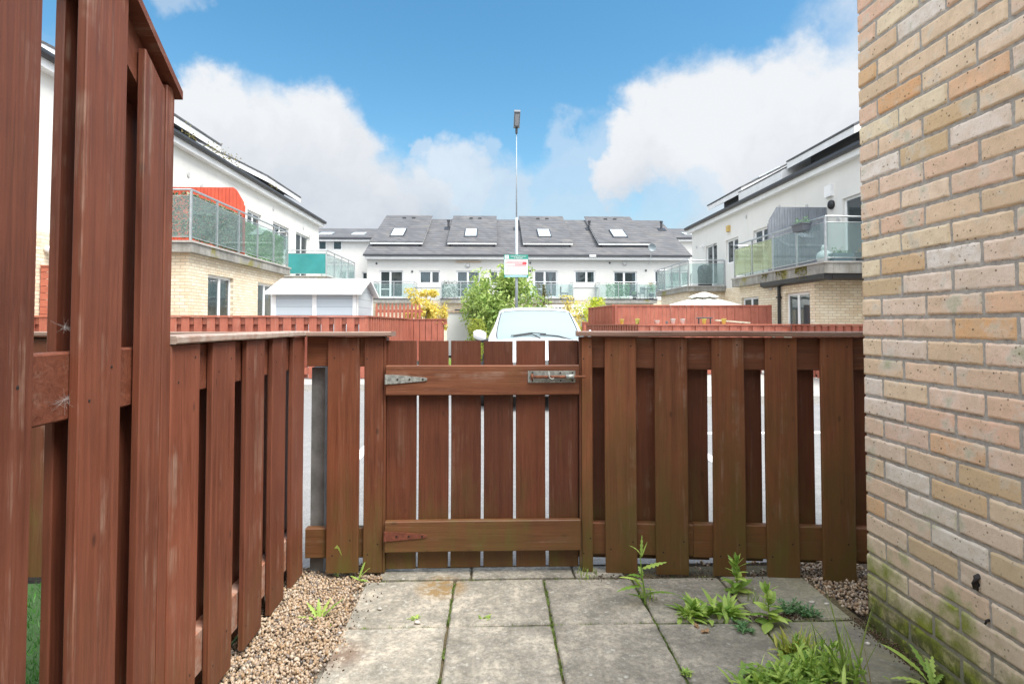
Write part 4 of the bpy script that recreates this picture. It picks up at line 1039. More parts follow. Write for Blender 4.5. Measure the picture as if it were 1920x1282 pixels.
for (a, b_, v) in [(778,826,537),(1068,1122,537),(1249,1300,535)]:
    mm = MB(); mm.box(fx(a), fx(b_), YF-.05, YF-.001, fz(v+1.5), fz(v)); ff_(mm, 'sill_band', M_fascia)
# main roof
Yr = 48.2; Ye = 40.6; zr = fz(412, Yr); ze = fz(477, Ye)
xa, xb = PX(681,478,Ye).x, PX(1297,478,Ye).x
mm = MB(); mm.hexa([(xa,Ye,ze-.12),(xb,Ye,ze-.12),(xb,Yr,zr-.12),(xa,Yr,zr-.12),(xa,Ye,ze),(xb,Ye,ze),(xb,Yr,zr),(xa,Yr,zr)])
mm.hexa([(xa,Yr,zr-.12),(xb,Yr,zr-.12),(xb,Yr+7.6,ze-.12),(xa,Yr+7.6,ze-.12),(xa,Yr,zr),(xb,Yr,zr),(xb,Yr+7.6,ze),(xa,Yr+7.6,ze)]); roofF = ff_(mm, 'roof', M_tile)
mm = MB(); mm.add([(xL,YF,0),(xL,Yr+7,0),(xL,Yr+7,ze),(xL,Yr,zr-.15),(xL,YF,ze-.15)], [(4,3,2,1,0)]); mm.add([(xR,YF,0),(xR,Yr+7,0),(xR,Yr+7,ze),(xR,Yr,zr-.15),(xR,YF,ze-.15)], [(0,1,2,3,4)]); ff_(mm, 'wall', M_render_far)
mm = MB(); mm.box(xa+.1, xb-.1, Ye+.02, YF+.2, ze-.34, ze-.13); ff_(mm, 'soffit', M_fascia)
mm = MB(); mm.box(xa, xb, Ye-.10, Ye+.018, ze-.15, ze-.02); ff_(mm, 'gutter', M_gutter)
mm = MB(); mm.box(fx(1105,Ye), fx(1117,Ye), Ye-.12, Ye-.101, ze-.16, ze-.02); ff_(mm, 'gutter_patch', M_white)
for i, (b0, b1, t0, t1, s0, s1) in enumerate([(693,793,727,812,733,759),(838,932,852,936,871,895),(980,1075,977,1060,1008,1033),(1122,1221,1101,1187,1147,1174)]):
    Yb, Yt = 41.9, 48.5; zb_, zt = fz(453.5, Yb), fz(405, Yt)
    xs_ = [PX(b0,450,Yb).x, PX(b1,450,Yb).x]; x0, x1 = xs_
    mm = MB(); mm.hexa([(x0,Yb,zb_-.06),(x1,Yb,zb_-.06),(x1,Yt,zt-.06),(x0,Yt,zt-.06),(x0,Yb,zb_),(x1,Yb,zb_),(x1,Yt,zt),(x0,Yt,zt)]); dr = ff_(mm, 'dormer_roof', M_tile)
    mm = MB(); a = .03; mm.hexa([(x0+a,Yb+a,zb_-.19),(x1-a,Yb+a,zb_-.19),(x1-a,Yt,zt-.19),(x0+a,Yt,zt-.19),(x0+a,Yb+a,zb_-.062),(x1-a,Yb+a,zb_-.062),(x1-a,Yt,zt-.062),(x0+a,Yt,zt-.062)]); ff_(mm, 'dormer_fascia', M_fascia)
    mm = MB(); a = .3; sl = (zr-ze)/(Yr-Ye); y1 = Yb+.12
    mm.hexa([(x0+a,y1,ze+(y1-Ye)*sl-.1),(x1-a,y1,ze+(y1-Ye)*sl-.1),(x1-a,Yt,zr-1),(x0+a,Yt,zr-1),(x0+a,y1,zb_-.12),(x1-a,y1,zb_-.12),(x1-a,Yt,zt-.245),(x0+a,Yt,zt-.245)]); ff_(mm, 'dormer_wall', M_gutter)
    k = (zt-zb_)/(Yt-Yb); y0_, y1_ = Yb+1.0, Yb+2.75; zz = lambda y, d_: zb_+(y-Yb)*k+d_
    sx0, sx1 = PX(s0,440,Yb+1.6).x, PX(s1,440,Yb+1.6).x
    mm = MB(); mm.hexa([(sx0,y0_,zz(y0_,.003)),(sx1,y0_,zz(y0_,.003)),(sx1,y1_,zz(y1_,.003)),(sx0,y1_,zz(y1_,.003)),(sx0,y0_,zz(y0_,.09)),(sx1,y0_,zz(y0_,.09)),(sx1,y1_,zz(y1_,.09)),(sx0,y1_,zz(y1_,.09))]); rl = ff_(mm, 'rooflight', M_gutter)
    mm = MB(); j = .07; mm.hexa([(sx0+j,y0_+j,zz(y0_+j,.0915)-0),(sx1-j,y0_+j,zz(y0_+j,.0915)),(sx1-j,y1_-j,zz(y1_-j,.0915)),(sx0+j,y1_-j,zz(y1_-j,.0915)),(sx0+j,y0_+j,zz(y0_+j,.11)),(sx1-j,y0_+j,zz(y0_+j,.11)),(sx1-j,y1_-j,zz(y1_-j,.11)),(sx0+j,y1_-j,zz(y1_-j,.11))])
    mm.v = [(x, y-YF, z) for (x, y, z) in mm.v]; mm.build('pane', M_rooflight, rl)
    mm = MB()
    for q in (.42, .62): xx = x0+(x1-x0)*q; yy = Yb+5.6; mm.box(xx-.13, xx+.13, yy, yy+.3, zz(yy,.0), zz(yy,.14))
    ff_(mm, 'roof_vent', M_gutter)
for (u, v) in [(841,428),(970,427),(1105,426),(1240,425)]:
    Y = 46.0; p = PX(u, v, Y); sl = (zr-ze)/(Yr-Ye); zz_ = ze+(Y-Ye)*sl
    mm = MB(); mm.cyl((p.x,Y,zz_-.2),(p.x,Y,zz_+.55),.09,n=10); mm.cyl((p.x,Y,zz_+.55),(p.x,Y,zz_+.66),.13,n=10); mm.hexa([(p.x-.3,Y-.4,zz_-.2+.02),(p.x+.3,Y-.4,zz_-.2+.02),(p.x+.3,Y+.1,zz_+.07),(p.x-.3,Y+.1,zz_+.07),(p.x-.3,Y-.4,zz_-.16+.02),(p.x+.3,Y-.4,zz_-.16+.02),(p.x+.3,Y+.1,zz_+.11),(p.x-.3,Y+.1,zz_+.11)]); ff_(mm, 'flue', M_gutter)
# fittings on far wall
for (u, v) in [(706,494),(994,493),(994,508),(1143,493),(1211,507),(1217,483),(773,509)]: p = PX(u, v, YF); mm = MB(); mm.cyl((p.x,YF+.01,p.z),(p.x,YF-.05,p.z),.07,n=10); ff_(mm, 'vent', M_gutter)
for (u, v) in [(877,498),(1171,494)]: p = PX(u, v, YF); mm = MB(); mm.lathe([(.01,0),(.14,0),(.16,-.06),(.1,-.12),(.01,-.13)], (p.x,YF,p.z), 12, 'y'); ff_(mm, 'bulkhead_lamp', M_soffit, smooth=True)
mm = MB(); mm.box(fx(854), fx(902), YF-.12, YF-.002, fz(492), fz(490.5)); ff_(mm, 'awning_case', simple('tan awning case', (.5,.36,.24), .6))
p = PX(1223, 464, 40.3); dish = MB()
for i in range(1): dish.lathe([(.02,.0),(.2,-.03),(.36,-.10),(.42,-.16),(.425,-.15),(.36,-.085),(.2,-.01),(.02,.02)], (0,0,0), 18, 'y')
mm = MB(); mm.tube([(p.x-.08,YF-.02,p.z-1.1),(p.x-.08,40.45,p.z-.9),(p.x-.05,40.4,p.z-.05)], .025); dpole = ff_(mm, 'dish_pole', M_steel)
dish.v = [(x*.68+p.x, y*.68+40.4-YF, z*.68+p.z) for (x, y, z) in dish.v]; dish.build('satellite_dish', simple('grey dish', (.20,.24,.26), .5), fb, smooth=True)
# balconies of the far terrace
for (a, b_, nn) in [(700,778,0),(826,902,1),(990,1076,2),(1122,1231,3)]:
    x0, x1 = fx(a, 39.4), fx(b_, 39.4); z_ = fz(560, 39.4)
    mm = MB(); mm.box(x0, x1, 39.3, YF-.002, z_-.30, z_-.05); ff_(mm, 'balcony', M_edge)
    mm = MB(); mm.box(x0-.02, x1+.02, 39.27, YF-.003, z_-.05, z_); ff_(mm, 'balcony_coping', M_gutter)
    gl_ = {}
    locF(rail_run(fb, [(x0+.06, YF-.05), (x0+.06, 39.36), (x1-.06, 39.36), (x1-.06, YF-.05)], z_, h=1.12, gls=gl_))
    mm = MB(); mm.box(x0+.15, x1-.15, 39.7, YF+.018, -.1, z_-.301); ff_(mm, 'brick_wall', M_bry)
    if nn == 1: hedge_screen(ff_, x0+.08, 39.43, x1-.08, 39.43, z_+.03, z_+1.2, 1500, leafmat('grey green ivy', (.05,.08,.05), (.35,.42,.33)), 'grey green ivy screen', (.04,.08), .04)
    if nn == 3: hedge_screen(ff_, fx(1136,39.4), 39.43, fx(1180,39.4), 39.43, z_+.03, z_+1.05, 1300, leafmat('fresh green screen', (.14,.42,.16), (.42,.70,.40)), 'fresh green bamboo screen', (.04,.07), .03)
# ground-floor window glimpsed between the planting
mm = MB(); mm.box(fx(853,39.6), fx(896,39.6), 39.62, 39.69, fz(584,39.6), fz(580,39.6)); ff_(mm, 'lintel', M_gutter)
# garden furniture on the far balconies
M_rat = simple('dark rattan', (.06,.065,.07), .7)
def chair(x, y, z, lab, rz=0, m=M_rat):
    e = empty('garden_chair', (x, y, z), lab, 'chair', rz=rz)
    MB().box(-.25,.25,-.25,.25,.38,.44).build('seat', m, e); MB().box(-.25,.25,.22,.27,.44,.88).build('backrest', m, e)
    for (a, c) in ((-.23,-.23),(.23,-.23),(-.23,.23),(.23,.23)): MB().box(a-.02,a+.02,c-.02,c+.02,0,.38).build('leg', m, e)
zf = fz(560, 39.4)
chair(fx(1058,40), 40.1, zf, 'dark rattan chair behind the glass of the third far balcony', R(90))
chair(fx(1201,40), 40.2, zf, 'pale metal chair on the rightmost far balcony', R(-60), M_steel)
e = empty('garden_table', (fx(1213,40), 40.0, zf), 'round grey table on the rightmost far balcony', 'table')
MB().cyl((0,0,.70),(0,0,.73),.38,n=18).build('tabletop', M_slate, e); MB().cyl((0,0,0),(0,0,.70),.03).build('leg', M_slate, e)
e = empty('potted_plant', (fx(1190,39.6), 39.7, zf), 'dark pot with a small plant on the rightmost far balcony', 'plant')
MB().lathe([(.12,0),(.17,.3),(.18,.32)], n=12).build('pot', M_black, e); q = MB(); leaf_cloud(q, [(rng.gauss(0,.1), rng.gauss(0,.1), .4+rng.gauss(0,.09)) for _ in range(90)], .04, .08); q.build('foliage', L_weedb, e)
e = empty('potted_plant', (fx(1222,39.6), 39.7, zf), 'tall red flowering plant at the right end of the far balcony', 'plant')
MB().lathe([(.15,0),(.2,.35),(.21,.38)], n=12).build('pot', M_slate, e); q = MB(); leaf_cloud(q, [(rng.gauss(0,.16), rng.gauss(0,.1), .75+rng.gauss(0,.2)) for _ in range(130)], .05, .09); q.build('foliage', L_ivyg, e)
q = MB(); leaf_cloud(q, [(rng.gauss(-.1,.1), rng.gauss(-.1,.06), 1.05+rng.gauss(0,.08)) for _ in range(40)], .05, .08); q.build('flowers', L_pink, e)

# link blocks closing the corners
def block(x0, x1, Y, zE, ridgeY, ridgeZ, lab, wins):
    e = empty('rendered_house', ((x0+x1)/2, Y, 0), lab, 'house'); cx = (x0+x1)/2
    mm = MB(); wall_holes(mm, (x0, Y, 0), (1,0,0), (0,-1,0), x1-x0, 0, zE, [(a-x0, b_-x0, c, d) for (a, b_, c, d) in wins]); mm.box(x0, x1, Y+.6, Y+9, 0, zE-.15)
    mm.v = [(x-cx, y-Y, z) for (x, y, z) in mm.v]; mm.build('wall', M_render_far, e)
    mm = MB(); mm.hexa([(x0-.3,Y-.35,zE-.08),(x1+.3,Y-.35,zE-.08),(x1+.3,ridgeY,ridgeZ-.1),(x0-.3,ridgeY,ridgeZ-.1),(x0-.3,Y-.35,zE+.02),(x1+.3,Y-.35,zE+.02),(x1+.3,ridgeY,ridgeZ),(x0-.3,ridgeY,ridgeZ)])
    mm.v = [(x-cx, y-Y, z) for (x, y, z) in mm.v]; mm.build('roof', M_tile, e)
    mm = MB(); mm.box(x0-.3-cx, x1+.3-cx, -.42, -.36, zE-.14, zE-.02); mm.build('gutter', M_gutter, e)
    mm = MB(); mm.box(x0-.3-cx, x1+.3-cx, -.34, -.003, zE-.28, zE-.09); mm.build('fascia', M_fascia, e)
    for (a, b_, c, d) in wins:
        w_ = window_unit(e, (0, Y, 0), (1,0,0), (0,-1,0), a, b_, c, d, depth=.06, mull=(.5,) if b_-a > .8 else ()); w_.location = (-cx, -Y, 0)
    for q in (.3, .75):
        xx = x0+(x1-x0)*q; k = (ridgeZ-zE)/(ridgeY-Y+.35); y_ = Y+1.0; z_ = zE+(y_-Y+.35)*k
        mm = MB(); mm.hexa([(xx-.5,y_,z_+.03),(xx+.5,y_,z_+.03),(xx+.5,y_+.9,z_+.9*k+.03),(xx-.5,y_+.9,z_+.9*k+.03),(xx-.5,y_,z_+.1),(xx+.5,y_,z_+.1),(xx+.5,y_+.9,z_+.9*k+.1),(xx-.5,y_+.9,z_+.9*k+.1)])
        mm.v = [(x-cx, y-Y, z) for (x, y, z) in mm.v]; mm.build('rooflight', M_rooflight, e)
Yk = 45.0
block(PX(560,450,Yk).x, PX(700,450,Yk).x, Yk, PX(960,448,Yk).z, 50, PX(960,430,50).z, 'white house with plain grey roof behind the far left corner', [(PX(597,450,Yk).x,PX(612,450,Yk).x,fz(470,Yk),fz(450,Yk)),(PX(624,450,Yk).x,PX(641,450,Yk).x,fz(470,Yk),fz(450,Yk)),(PX(679,520,Yk).x,PX(691,520,Yk).x,fz(526,Yk),fz(511,Yk))])
block(PX(1262,450,Yk).x, PX(1400,450,Yk).x, Yk, PX(960,445,Yk).z, 50, PX(960,427,50).z, 'white house with grey roof behind the far right corner', [(PX(1287,540,Yk).x,PX(1298,540,Yk).x,fz(536,Yk),fz(512,Yk))])
# ================================================================== middle distance
tag(MB().box(-9.1, -2.2, 10.5, 24, -.0301, .07).build('pavement', M_pave), kind='structure')
tag(MB().box(2.75, 10.1, 8.6, 25, -.0301, .07).build('pavement', M_pave), kind='structure')
tag(MB().box(-2.2, 2.75, 20, 39, -.0301, .075).build('pavement', M_pave), kind='structure')
tag(MB().box(-9.1, -2.08, 10.38, 10.498, -.0302, .085).build('kerb', M_kerb), kind='structure')
tag(MB().box(2.63, 10.1, 8.48, 8.598, -.0302, .085).build('kerb', M_kerb), kind='structure')
mm = MB()
for x in (-6.2, -3.7, -1.2, 1.9, 4.4, 6.9): mm.box(x-.045, x+.045, 4.2, 7.4, -.03, -.026)
mm.box(1.9, 9, 6.16, 6.26, -.0302, -.0245)
tag(mm.build('parking_markings', M_mark), kind='structure')

def low_fence(p0, p1, label, h=1.12, pitch=.245, bw=.15, z=.07, cap=True, m=W_far, staggered=True, group=None):
    a = Vector((*p0, z)); b_ = Vector((*p1, z)); L = (b_-a).length; d = b_-a
    e = empty('timber_fence', a, label, 'fence', group, rz=math.atan2(d.y, d.x))
    mm = MB(); n = int(L/pitch)
    for k in range(n+1):
        x = k*pitch
        if x+bw > L: break
        hh = h-.03+rng.uniform(-.004, .004); mm.box(x, x+bw, rng.uniform(-.002, .002), .02, .02, hh, a=0)
    mm.build('slat_panel', m, e)
    if staggered:
        mm = MB()
        for k in range(n):
            x = k*pitch-.06+pitch*.5
            if x+bw > L: break
            mm.box(x, x+bw, .067, .087, .02, h-.035)
        mm.build('slat_panel', m, e)
    for (z0, z1) in ((h-.17, h-.032), (.09, .22)): MB().box(0, L, .0225, .0645, z0, z1).build('rail', W_farx, e)
    if cap: MB().box(-.01, L+.01, -.02, .10, h-.028, h).build('capping', W_farx, e)
    return e
xl = PX(690, 600, 11.5).x; xr = PX(1197, 600, 12.2).x; xr2 = 6.27
HL = PX(500, 591.5, 11.5).z-.07
low_fence((-9.0, 11.5), (xl, 11.5), 'orange red low slatted fence across the yard on the left, facing the gate', h=HL)
low_fence((xl, 11.5), (PX(765,600,16.9).x, 16.9), 'orange red low fence running away beside the white shed', h=HL)
low_fence((PX(765,600,16.9).x, 16.9), (PX(838,600,16.9).x, 16.9), 'orange red close boarded fence end below the golden bush', h=PX(800,597.5,16.9).z-.07, pitch=.17, bw=.155)
HR = PX(1340, 607.5, 12.2).z-.07
low_fence((xr, 12.2), (PX(1484,600,12.2).x, 12.2), 'orange red low fence across the yard on the right with cups on its ledge', h=HR)
low_fence((PX(1484,600,12.2).x+.001, 12.2), (xr2+.02, 8.6), 'orange red low fence coming toward the brick wall on the right', h=HR)
low_fence((PX(1099,600,18.6).x, 18.6), (xr, 12.2), 'orange red low fence running away beside the parked white car', h=HR)
def close_fence(p0, p1, h0, h1, label, horizontal=False):
    a = Vector((*p0, .07)); b_ = Vector((*p1, .07)); d = b_-a; L = d.length
    e = empty('closeboard_fence', a, label, 'fence', rz=math.atan2(d.y, d.x)); mm = MB()
    if horizontal:
        n = int(h0/.14)
        for k in range(n): mm.box(0, L, rng.uniform(-.004,.004), .02, .02+k*.14, .02+k*.14+.132)
    else:
        n = max(3, int(L/.115))
        for k in range(n):
            x0, x1 = L*k/n, L*(k+1)/n-.006; q = h0+(h1-h0)*k/n; mm.box(x0, x1, (k % 2)*.008, .022+(k % 2)*.008, .02, q-.03)
    mm.build('board_panel', W_farx if horizontal else W_far, e)
    for x in [L*i/max(1, round(L/1.83)) for i in range(max(1, round(L/1.83))+1)]: MB().box(x-.04, x+.04, .035, .10, 0, (h0+(h1-h0)*x/L)+.01).build('post', W_far, e)
    MB().hexa([(0,-.02,h0-.028),(L,-.02,h1-.028),(L,.06,h1-.028),(0,.06,h0-.028),(0,-.02,h0),(L,-.02,h1),(L,.06,h1),(0,.06,h0)]).build('capping', W_farx, e)
    return e
def P2(u, Y): p = PX(u, 600, Y); return (p.x, Y)
close_fence(P2(1103,18.4), P2(1150,16.5), PX(1103,577,18.4).z-.07, PX(1150,572,16.5).z-.07, 'tall close boarded red fence sloping down at its far left end')
close_fence(P2(1151,16.5), P2(1446,16.5), PX(1151,571.5,16.5).z-.07, PX(1446,572,16.5).z-.07, 'tall close boarded red fence behind the row of cups')
close_fence((-9.05, 11.9), (-7.9, 11.9), 2.25, 2.25, 'horizontal board red fence panel glimpsed through the tall fence gap', True)
close_fence(P2(1094,19.5), P2(1108,19.5), 1.15, 1.15, 'narrow piece of low red fence beside the windscreen of the car')
# pointed picket fence behind the white shed
a = PX(704, 580, 17.6); b_ = PX(792, 580, 17.6); L = b_.x-a.x; hp = PX(740, 567, 17.6).z-.07
e = empty('picket_fence', (a.x, 17.6, .07), 'pointed red picket fence between the white shed and the golden bush', 'fence'); mm = MB(); n = 12
for k in range(n):
    x = L*k/n; w = L/n*.58; mm.prism([(x,.05),(x+w,.05),(x+w,hp-.13),(x+w/2,hp),(x,hp-.13)], 'y', 0, .02)
mm.build('picket_panel', W_far, e)
for z in (.3, hp-.30): MB().box(0, L, .022, .06, z, z+.08).build('rail', W_farx, e)

# cups on the ledge of the right fence
M_yel = simple('lemon yellow cup', (.78,.72,.18), .4); M_wc = simple('white cup', (.8,.8,.78), .35); M_bl = simple('pale blue cup', (.25,.38,.45), .4)
zc = HR+.07
def cup(u, Y, m, r, h, lab, z=zc):
    p = PX(u, 600, Y); q = MB(); q.lathe([(r*.66,0),(r,h),(r*1.08,h),(r*1.08,h*1.04),(r*.92,h*1.04),(r*.6,h*.12)], n=14)
    tag(q.build('plant_pot', m, loc=(p.x, Y, z), smooth=True), lab, 'pot', 'small pots on the fence ledge')
cup(1166,14.0,M_yel,.055,.115,'yellow pot on the fence ledge, leftmost of the row'); cup(1195,12.26,M_yel,.05,.11,'yellow pot on the ledge, second from the left end')
cup(1232,12.26,M_wc,.06,.075,'squat white pot between the second yellow pot and small blue one'); cup(1250,12.26,M_bl,.03,.06,'tiny pale blue pot on the fence ledge')
cup(1262,12.26,M_wc,.052,.11,'white tapered pot right beside the tiny blue pot'); cup(1280,12.26,M_wc,.050,.108,'white tapered pot, right one of the white pair')
cup(1320,12.26,M_yel,.052,.11,'yellow pot in front of a thin dark bar on the red fence'); cup(1357,12.26,M_yel,.052,.11,'yellow pot at the right end in front of the leaning pale plank')
p = PX(1343,599,13.2); q = PX(1407,604,13.2); mm = MB(); mm.hexa([(0,0,-.03),(q.x-p.x,0,q.z-p.z-.03),(q.x-p.x,.1,q.z-p.z-.03),(0,.1,-.03),(0,0,0),(q.x-p.x,0,q.z-p.z),(q.x-p.x,.1,q.z-p.z),(0,.1,0)])
e = empty('wall_shelf', p, 'pale plank shelf sloping behind the yellow pots', 'shelf'); mm.build('plank', simple('pale timber', (.55,.50,.38), .7, 0, .2, 9), e)
for x in (.15, q.x-p.x-.15): MB().box(x-.03, x+.03, .02, .08, -p.z+.07, -.05-.03*x).build('leg', W_far, e)
e = empty('metal_bar', (PX(1306,596,13.0).x, 13.0, .07), 'thin dark bar on posts behind the third yellow pot', 'bar'); zz = PX(1310,596,13).z-.07
L = PX(1336,596,13).x-PX(1306,596,13).x; MB().cyl((0,0,zz),(L,0,zz),.015).build('bar', M_gutter, e); MB().cyl((.05,0,0),(.05,0,zz),.015).build('leg', M_gutter, e); MB().cyl((L-.05,0,0),(L-.05,0,zz),.015).build('leg', M_gutter, e)

# parasol
p = PX(1320, 560, 19.0); zt = PX(1320, 547.5, 19).z
e = empty('parasol', (p.x, 19.0, .07), 'open off white two tier parasol behind the tall red fence', 'parasol'); M_par = simple('off white canvas', (.70,.69,.64), .85, 0, .05, 3)
def canopy(r, z0, z1, n=8, sub=4):
    mm = MB(); rings = []
    for i in range(sub+1):
        k = i/sub; rr = r*(1-k)+.05*k; zz = z0+(z1-z0)*(k**.85); rings.append((rr, zz))
    for (rr, zz) in rings:
        for j in range(n*2): t_ = 6.283*j/(n*2); sag = 1-(.05 if j % 2 else 0); mm.v.append((rr*sag*math.cos(t_), rr*sag*math.sin(t_), zz-(.03 if j % 2 else 0)))
    for i in range(sub):
        for j in range(n*2): mm.f.append((i*n*2+j, i*n*2+(j+1) % (n*2), (i+1)*n*2+(j+1) % (n*2), (i+1)*n*2+j)); mm.m.append(0); mm.a.append(0)
    return mm
h = zt-.07
canopy(1.45, h-.52, h-.14).build('canopy', M_par, e); canopy(.52, h-.17, h).build('canopy_top', M_par, e); MB().cyl((0,0,0),(0,0,h),.022).build('pole', M_soffit, e)
mm = MB()
for j in range(8): t_ = 6.283*j/8; mm.tube([(0,0,h-.25),(1.38*math.cos(t_),1.38*math.sin(t_),h-.54)], .008, 5)
mm.build('ribs', M_soffit, e)

# white plastic shed
Ys = 13.6; a = PX(505,560,Ys); b_ = PX(672,560,Ys); zE = PX(600,548,Ys).z-.07; W_ = b_.x-a.x; Dp = 1.85; zR = PX(600,526,Ys+Dp/2).z-.07
e = empty('garden_shed', (a.x, Ys, .07), 'pale blue grey plastic shed with a white pitched roof behind the left fence', 'shed')
m, t, b = mat('pale blue plastic cladding'); s = N(t, 'ShaderNodeSeparateXYZ'); t.links.new(worldpos(t), s.inputs[0])
fr0 = wmath('FRACT', wmath('MULTIPLY', s.outputs['Z'], 5.2, tree=t), tree=t); t.links.new(mixc(t, maprange(t, fr0, 0, .14), (.26,.31,.36), (.50,.57,.63)), b.inputs['Base Color']); b.inputs['Roughness'].default_value = .4; bump(t, b, fr0, .4, .02)
mm = MB(); mm.box(.05, W_-.05, .05, Dp-.05, 0, zE); mm.prism([(.05,zE),(Dp-.05,zE),(Dp/2,zR-.06)], 'x', .05, W_-.05); mm.build('wall', m, e)
mm = MB()
for x in (.04, W_*.5-.05, W_-.14): mm.box(x, x+.10, .03, .049, 0, zE)
for y in (.03, Dp-.13): mm.box(W_-.0495, W_-.03, y, y+.10, 0, zE)
mm.build('trim', M_white, e)
mm = MB(); o_ = .10; sl = (zR-zE)/(Dp/2)
for (y0, z0, y1, z1) in ((-o_, zE-o_*sl, Dp/2, zR), (Dp+o_, zE-o_*sl, Dp/2, zR)):
    mm.hexa([(-.06,y0,z0-.02),(W_+.09,y0,z0-.02),(W_+.09,y1,z1-.02),(-.06,y1,z1-.02),(-.06,y0,z0+.05),(W_+.09,y0,z0+.05),(W_+.09,y1,z1+.05),(-.06,y1,z1+.05)])
mm.build('roof', simple('white plastic roof', (.68,.70,.72), .45, 0, .06, 2), e)

# rendered garden walls by the far terrace
M_gw = render_mat('streaky pale garden wall', (.55,.56,.55))
p = PX(838,600,20); q = PX(1000,600,20); hz = PX(860,584,20).z
e = empty('garden_wall', (p.x, 20, 0), 'pale streaky rendered garden wall behind the round shrub', 'wall'); MB().box(0, q.x-p.x, 0, .2, 0, hz-.04).build('wall', M_gw, e); MB().box(-.03, q.x-p.x, -.03, .23, hz-.04, hz+.03).build('coping', simple('brick coping', (.36,.27,.20), .9, 0, .3, 12), e)
p = PX(1008,600,24); q = PX(1097,600,24); hz = PX(1050,571,24).z
e = empty('garden_wall', (p.x, 24, 0), 'bright white wall with a line of dark slots behind the car roof', 'wall')
MB().box(0, q.x-p.x, 0, .2, 0, hz).build('wall', M_render, e); mm = MB(); n = 11
for k in range(n): x = .12+(q.x-p.x-.3)*k/n; mm.box(x, x+.10, -.004, -.001, hz-.17, hz-.12)
mm.build('vent_slots', M_black, e)
p = PX(1060,600,21); q = PX(1128,600,21); hz = PX(1090,590,21).z
e = empty('garden_wall', (p.x, 21, 0), 'low brown topped wall under the lime green shrub', 'wall'); MB().box(0, q.x-p.x, 0, .2, 0, hz-.06).build('wall', M_gw, e); MB().box(-.02, q.x-p.x, -.02, .22, hz-.06, hz).build('coping', M_edge, e)

# ------------------------------------------------------------------ planting
def shrub(name, c, rx, ry, z0, z1, n, m, lab, cat, smin, smax, trunk=None, clumps=16, loose=.28, thin=0, bare=0.0):
    e = empty(name, (c[0], c[1], .05), lab, cat); q = MB(); pts = []; cl = []
    for i in range(clumps):
        a = rng.uniform(0, 6.28); k = math.sqrt(rng.random())*.8; h_ = rng.random()
        w = 1-thin*max(0, h_-.35)/.65
        cl.append((rx*k*w*math.cos(a), ry*k*w*math.sin(a), z0+(z1-z0)*(.08+.86*h_), rng.uniform(.6, 1.25)*loose))
    for _ in range(n):
        cx, cy, cz, r_ = rng.choice(cl); v = Vector((rng.gauss(0,1), rng.gauss(0,1), rng.gauss(0,1))).normalized()*(rng.random()**.45)*r_
        pts.append((cx+v.x*rx, cy+v.y*ry, min(z1*1.02, max(z0*.7, cz+v.z*(z1-z0)*.62))))
    leaf_cloud(q, pts, smin, smax); q.build('crown' if trunk else 'foliage', m, e)
    mm = MB()
    if trunk: mm.tube([(0,0,-.05),(.03,.02,z0*.6),(0,.03,(z0+z1)*.45)], [trunk, trunk*.8, trunk*.45], 8)
    for (cx, cy, cz, r_) in cl[:10 if trunk else 7]:
        mm.tube([(0,.0,max(.02, z0*.7)), (cx*.4, cy*.4, (z0+cz)*.5), (cx, cy, cz)], [(.5*trunk if trunk else .02), .012, .005], 5)
    mm.build('trunk' if trunk else 'stems', M_bark, e, smooth=True); return e
p = PX(952, 600, 19.0)
shrub('leafy_tree', (p.x, 19.0), 1.50, 1.0, .45, PX(950,503,19).z-.05, 9500, L_tree, 'bright green leafy young tree behind the sign pole', 'tree', .05, .10, trunk=.05, clumps=46, loose=.30, thin=.35)
p = PX(896, 600, 19.2)
shrub('leafy_tree', (p.x, 19.4), .62, .6, 1.0, PX(890,512,19.2).z-.05, 1700, L_tree, 'thin reddish tipped sapling at the left of the leafy tree', 'tree', .045, .085, trunk=.03, clumps=10, loose=.45, thin=.5)
p = PX(900, 620, 15.8); shrub('round_shrub', (p.x, 15.8), .42, .4, .1, PX(900,600,15.8).z-.05, 2600, L_box, 'round clipped shrub against the pale rendered wall left of the car', 'shrub', .022, .045, clumps=22, loose=.45)
p = PX(1075, 590, 20.3); shrub('lime_shrub', (p.x, 20.3), .55, .4, .5, PX(1075,557,20.3).z-.05, 1300, L_gold, 'yellow green shrub right of the car roof', 'shrub', .03, .06, clumps=14, loose=.4)
p = PX(1105, 590, 20.6); shrub('lime_shrub', (p.x, 20.6), .62, .4, .5, PX(1105,560,20.6).z-.05, 1600, L_lime, 'fresh green shrub beside the taller red fence', 'shrub', .03, .06, clumps=16, loose=.4)
p = PX(1019, 570, 22.0); shrub('conifer', (p.x, 22.0), .28, .28, .3, PX(1019,536,22).z-.05, 900, leafmat('olive conifer', (.06,.07,.02), (.22,.20,.08)), 'narrow olive conifer at the right edge of the leafy tree', 'conifer', .03, .06, clumps=12, loose=.5)
p = PX(795, 570, 18.3); shrub('golden_bush', (p.x, 18.3), .72, .5, 1.25, PX(790,545,18.3).z-.05, 2800, L_gold, 'golden yellow bush spilling over the picket fence', 'bush', .03, .065, clumps=24, loose=.30)
p = PX(829, 600, 17.0); shrub('golden_bush', (p.x, 17.05), .22, .25, .9, PX(829,572,17).z-.05, 500, L_gold, 'trailing golden stems hanging over the fence end', 'bush', .03, .06, clumps=9, loose=.55)
q = MB()
for k in range(3000):
    x = rng.uniform(-1.4, -.1); y = rng.uniform(14.2, 18); h = rng.uniform(.06, .16)
    q.add([(x-.006,y,-.03),(x+.006,y,-.03),(x+rng.uniform(-.03,.03),y+rng.uniform(-.03,.03),h)], [(0,1,2)], a=rng.uniform(.02,1))
tag(q.build('grass_verge', L_grass), 'grass strip beside the parked car', 'grass', kind='stuff')

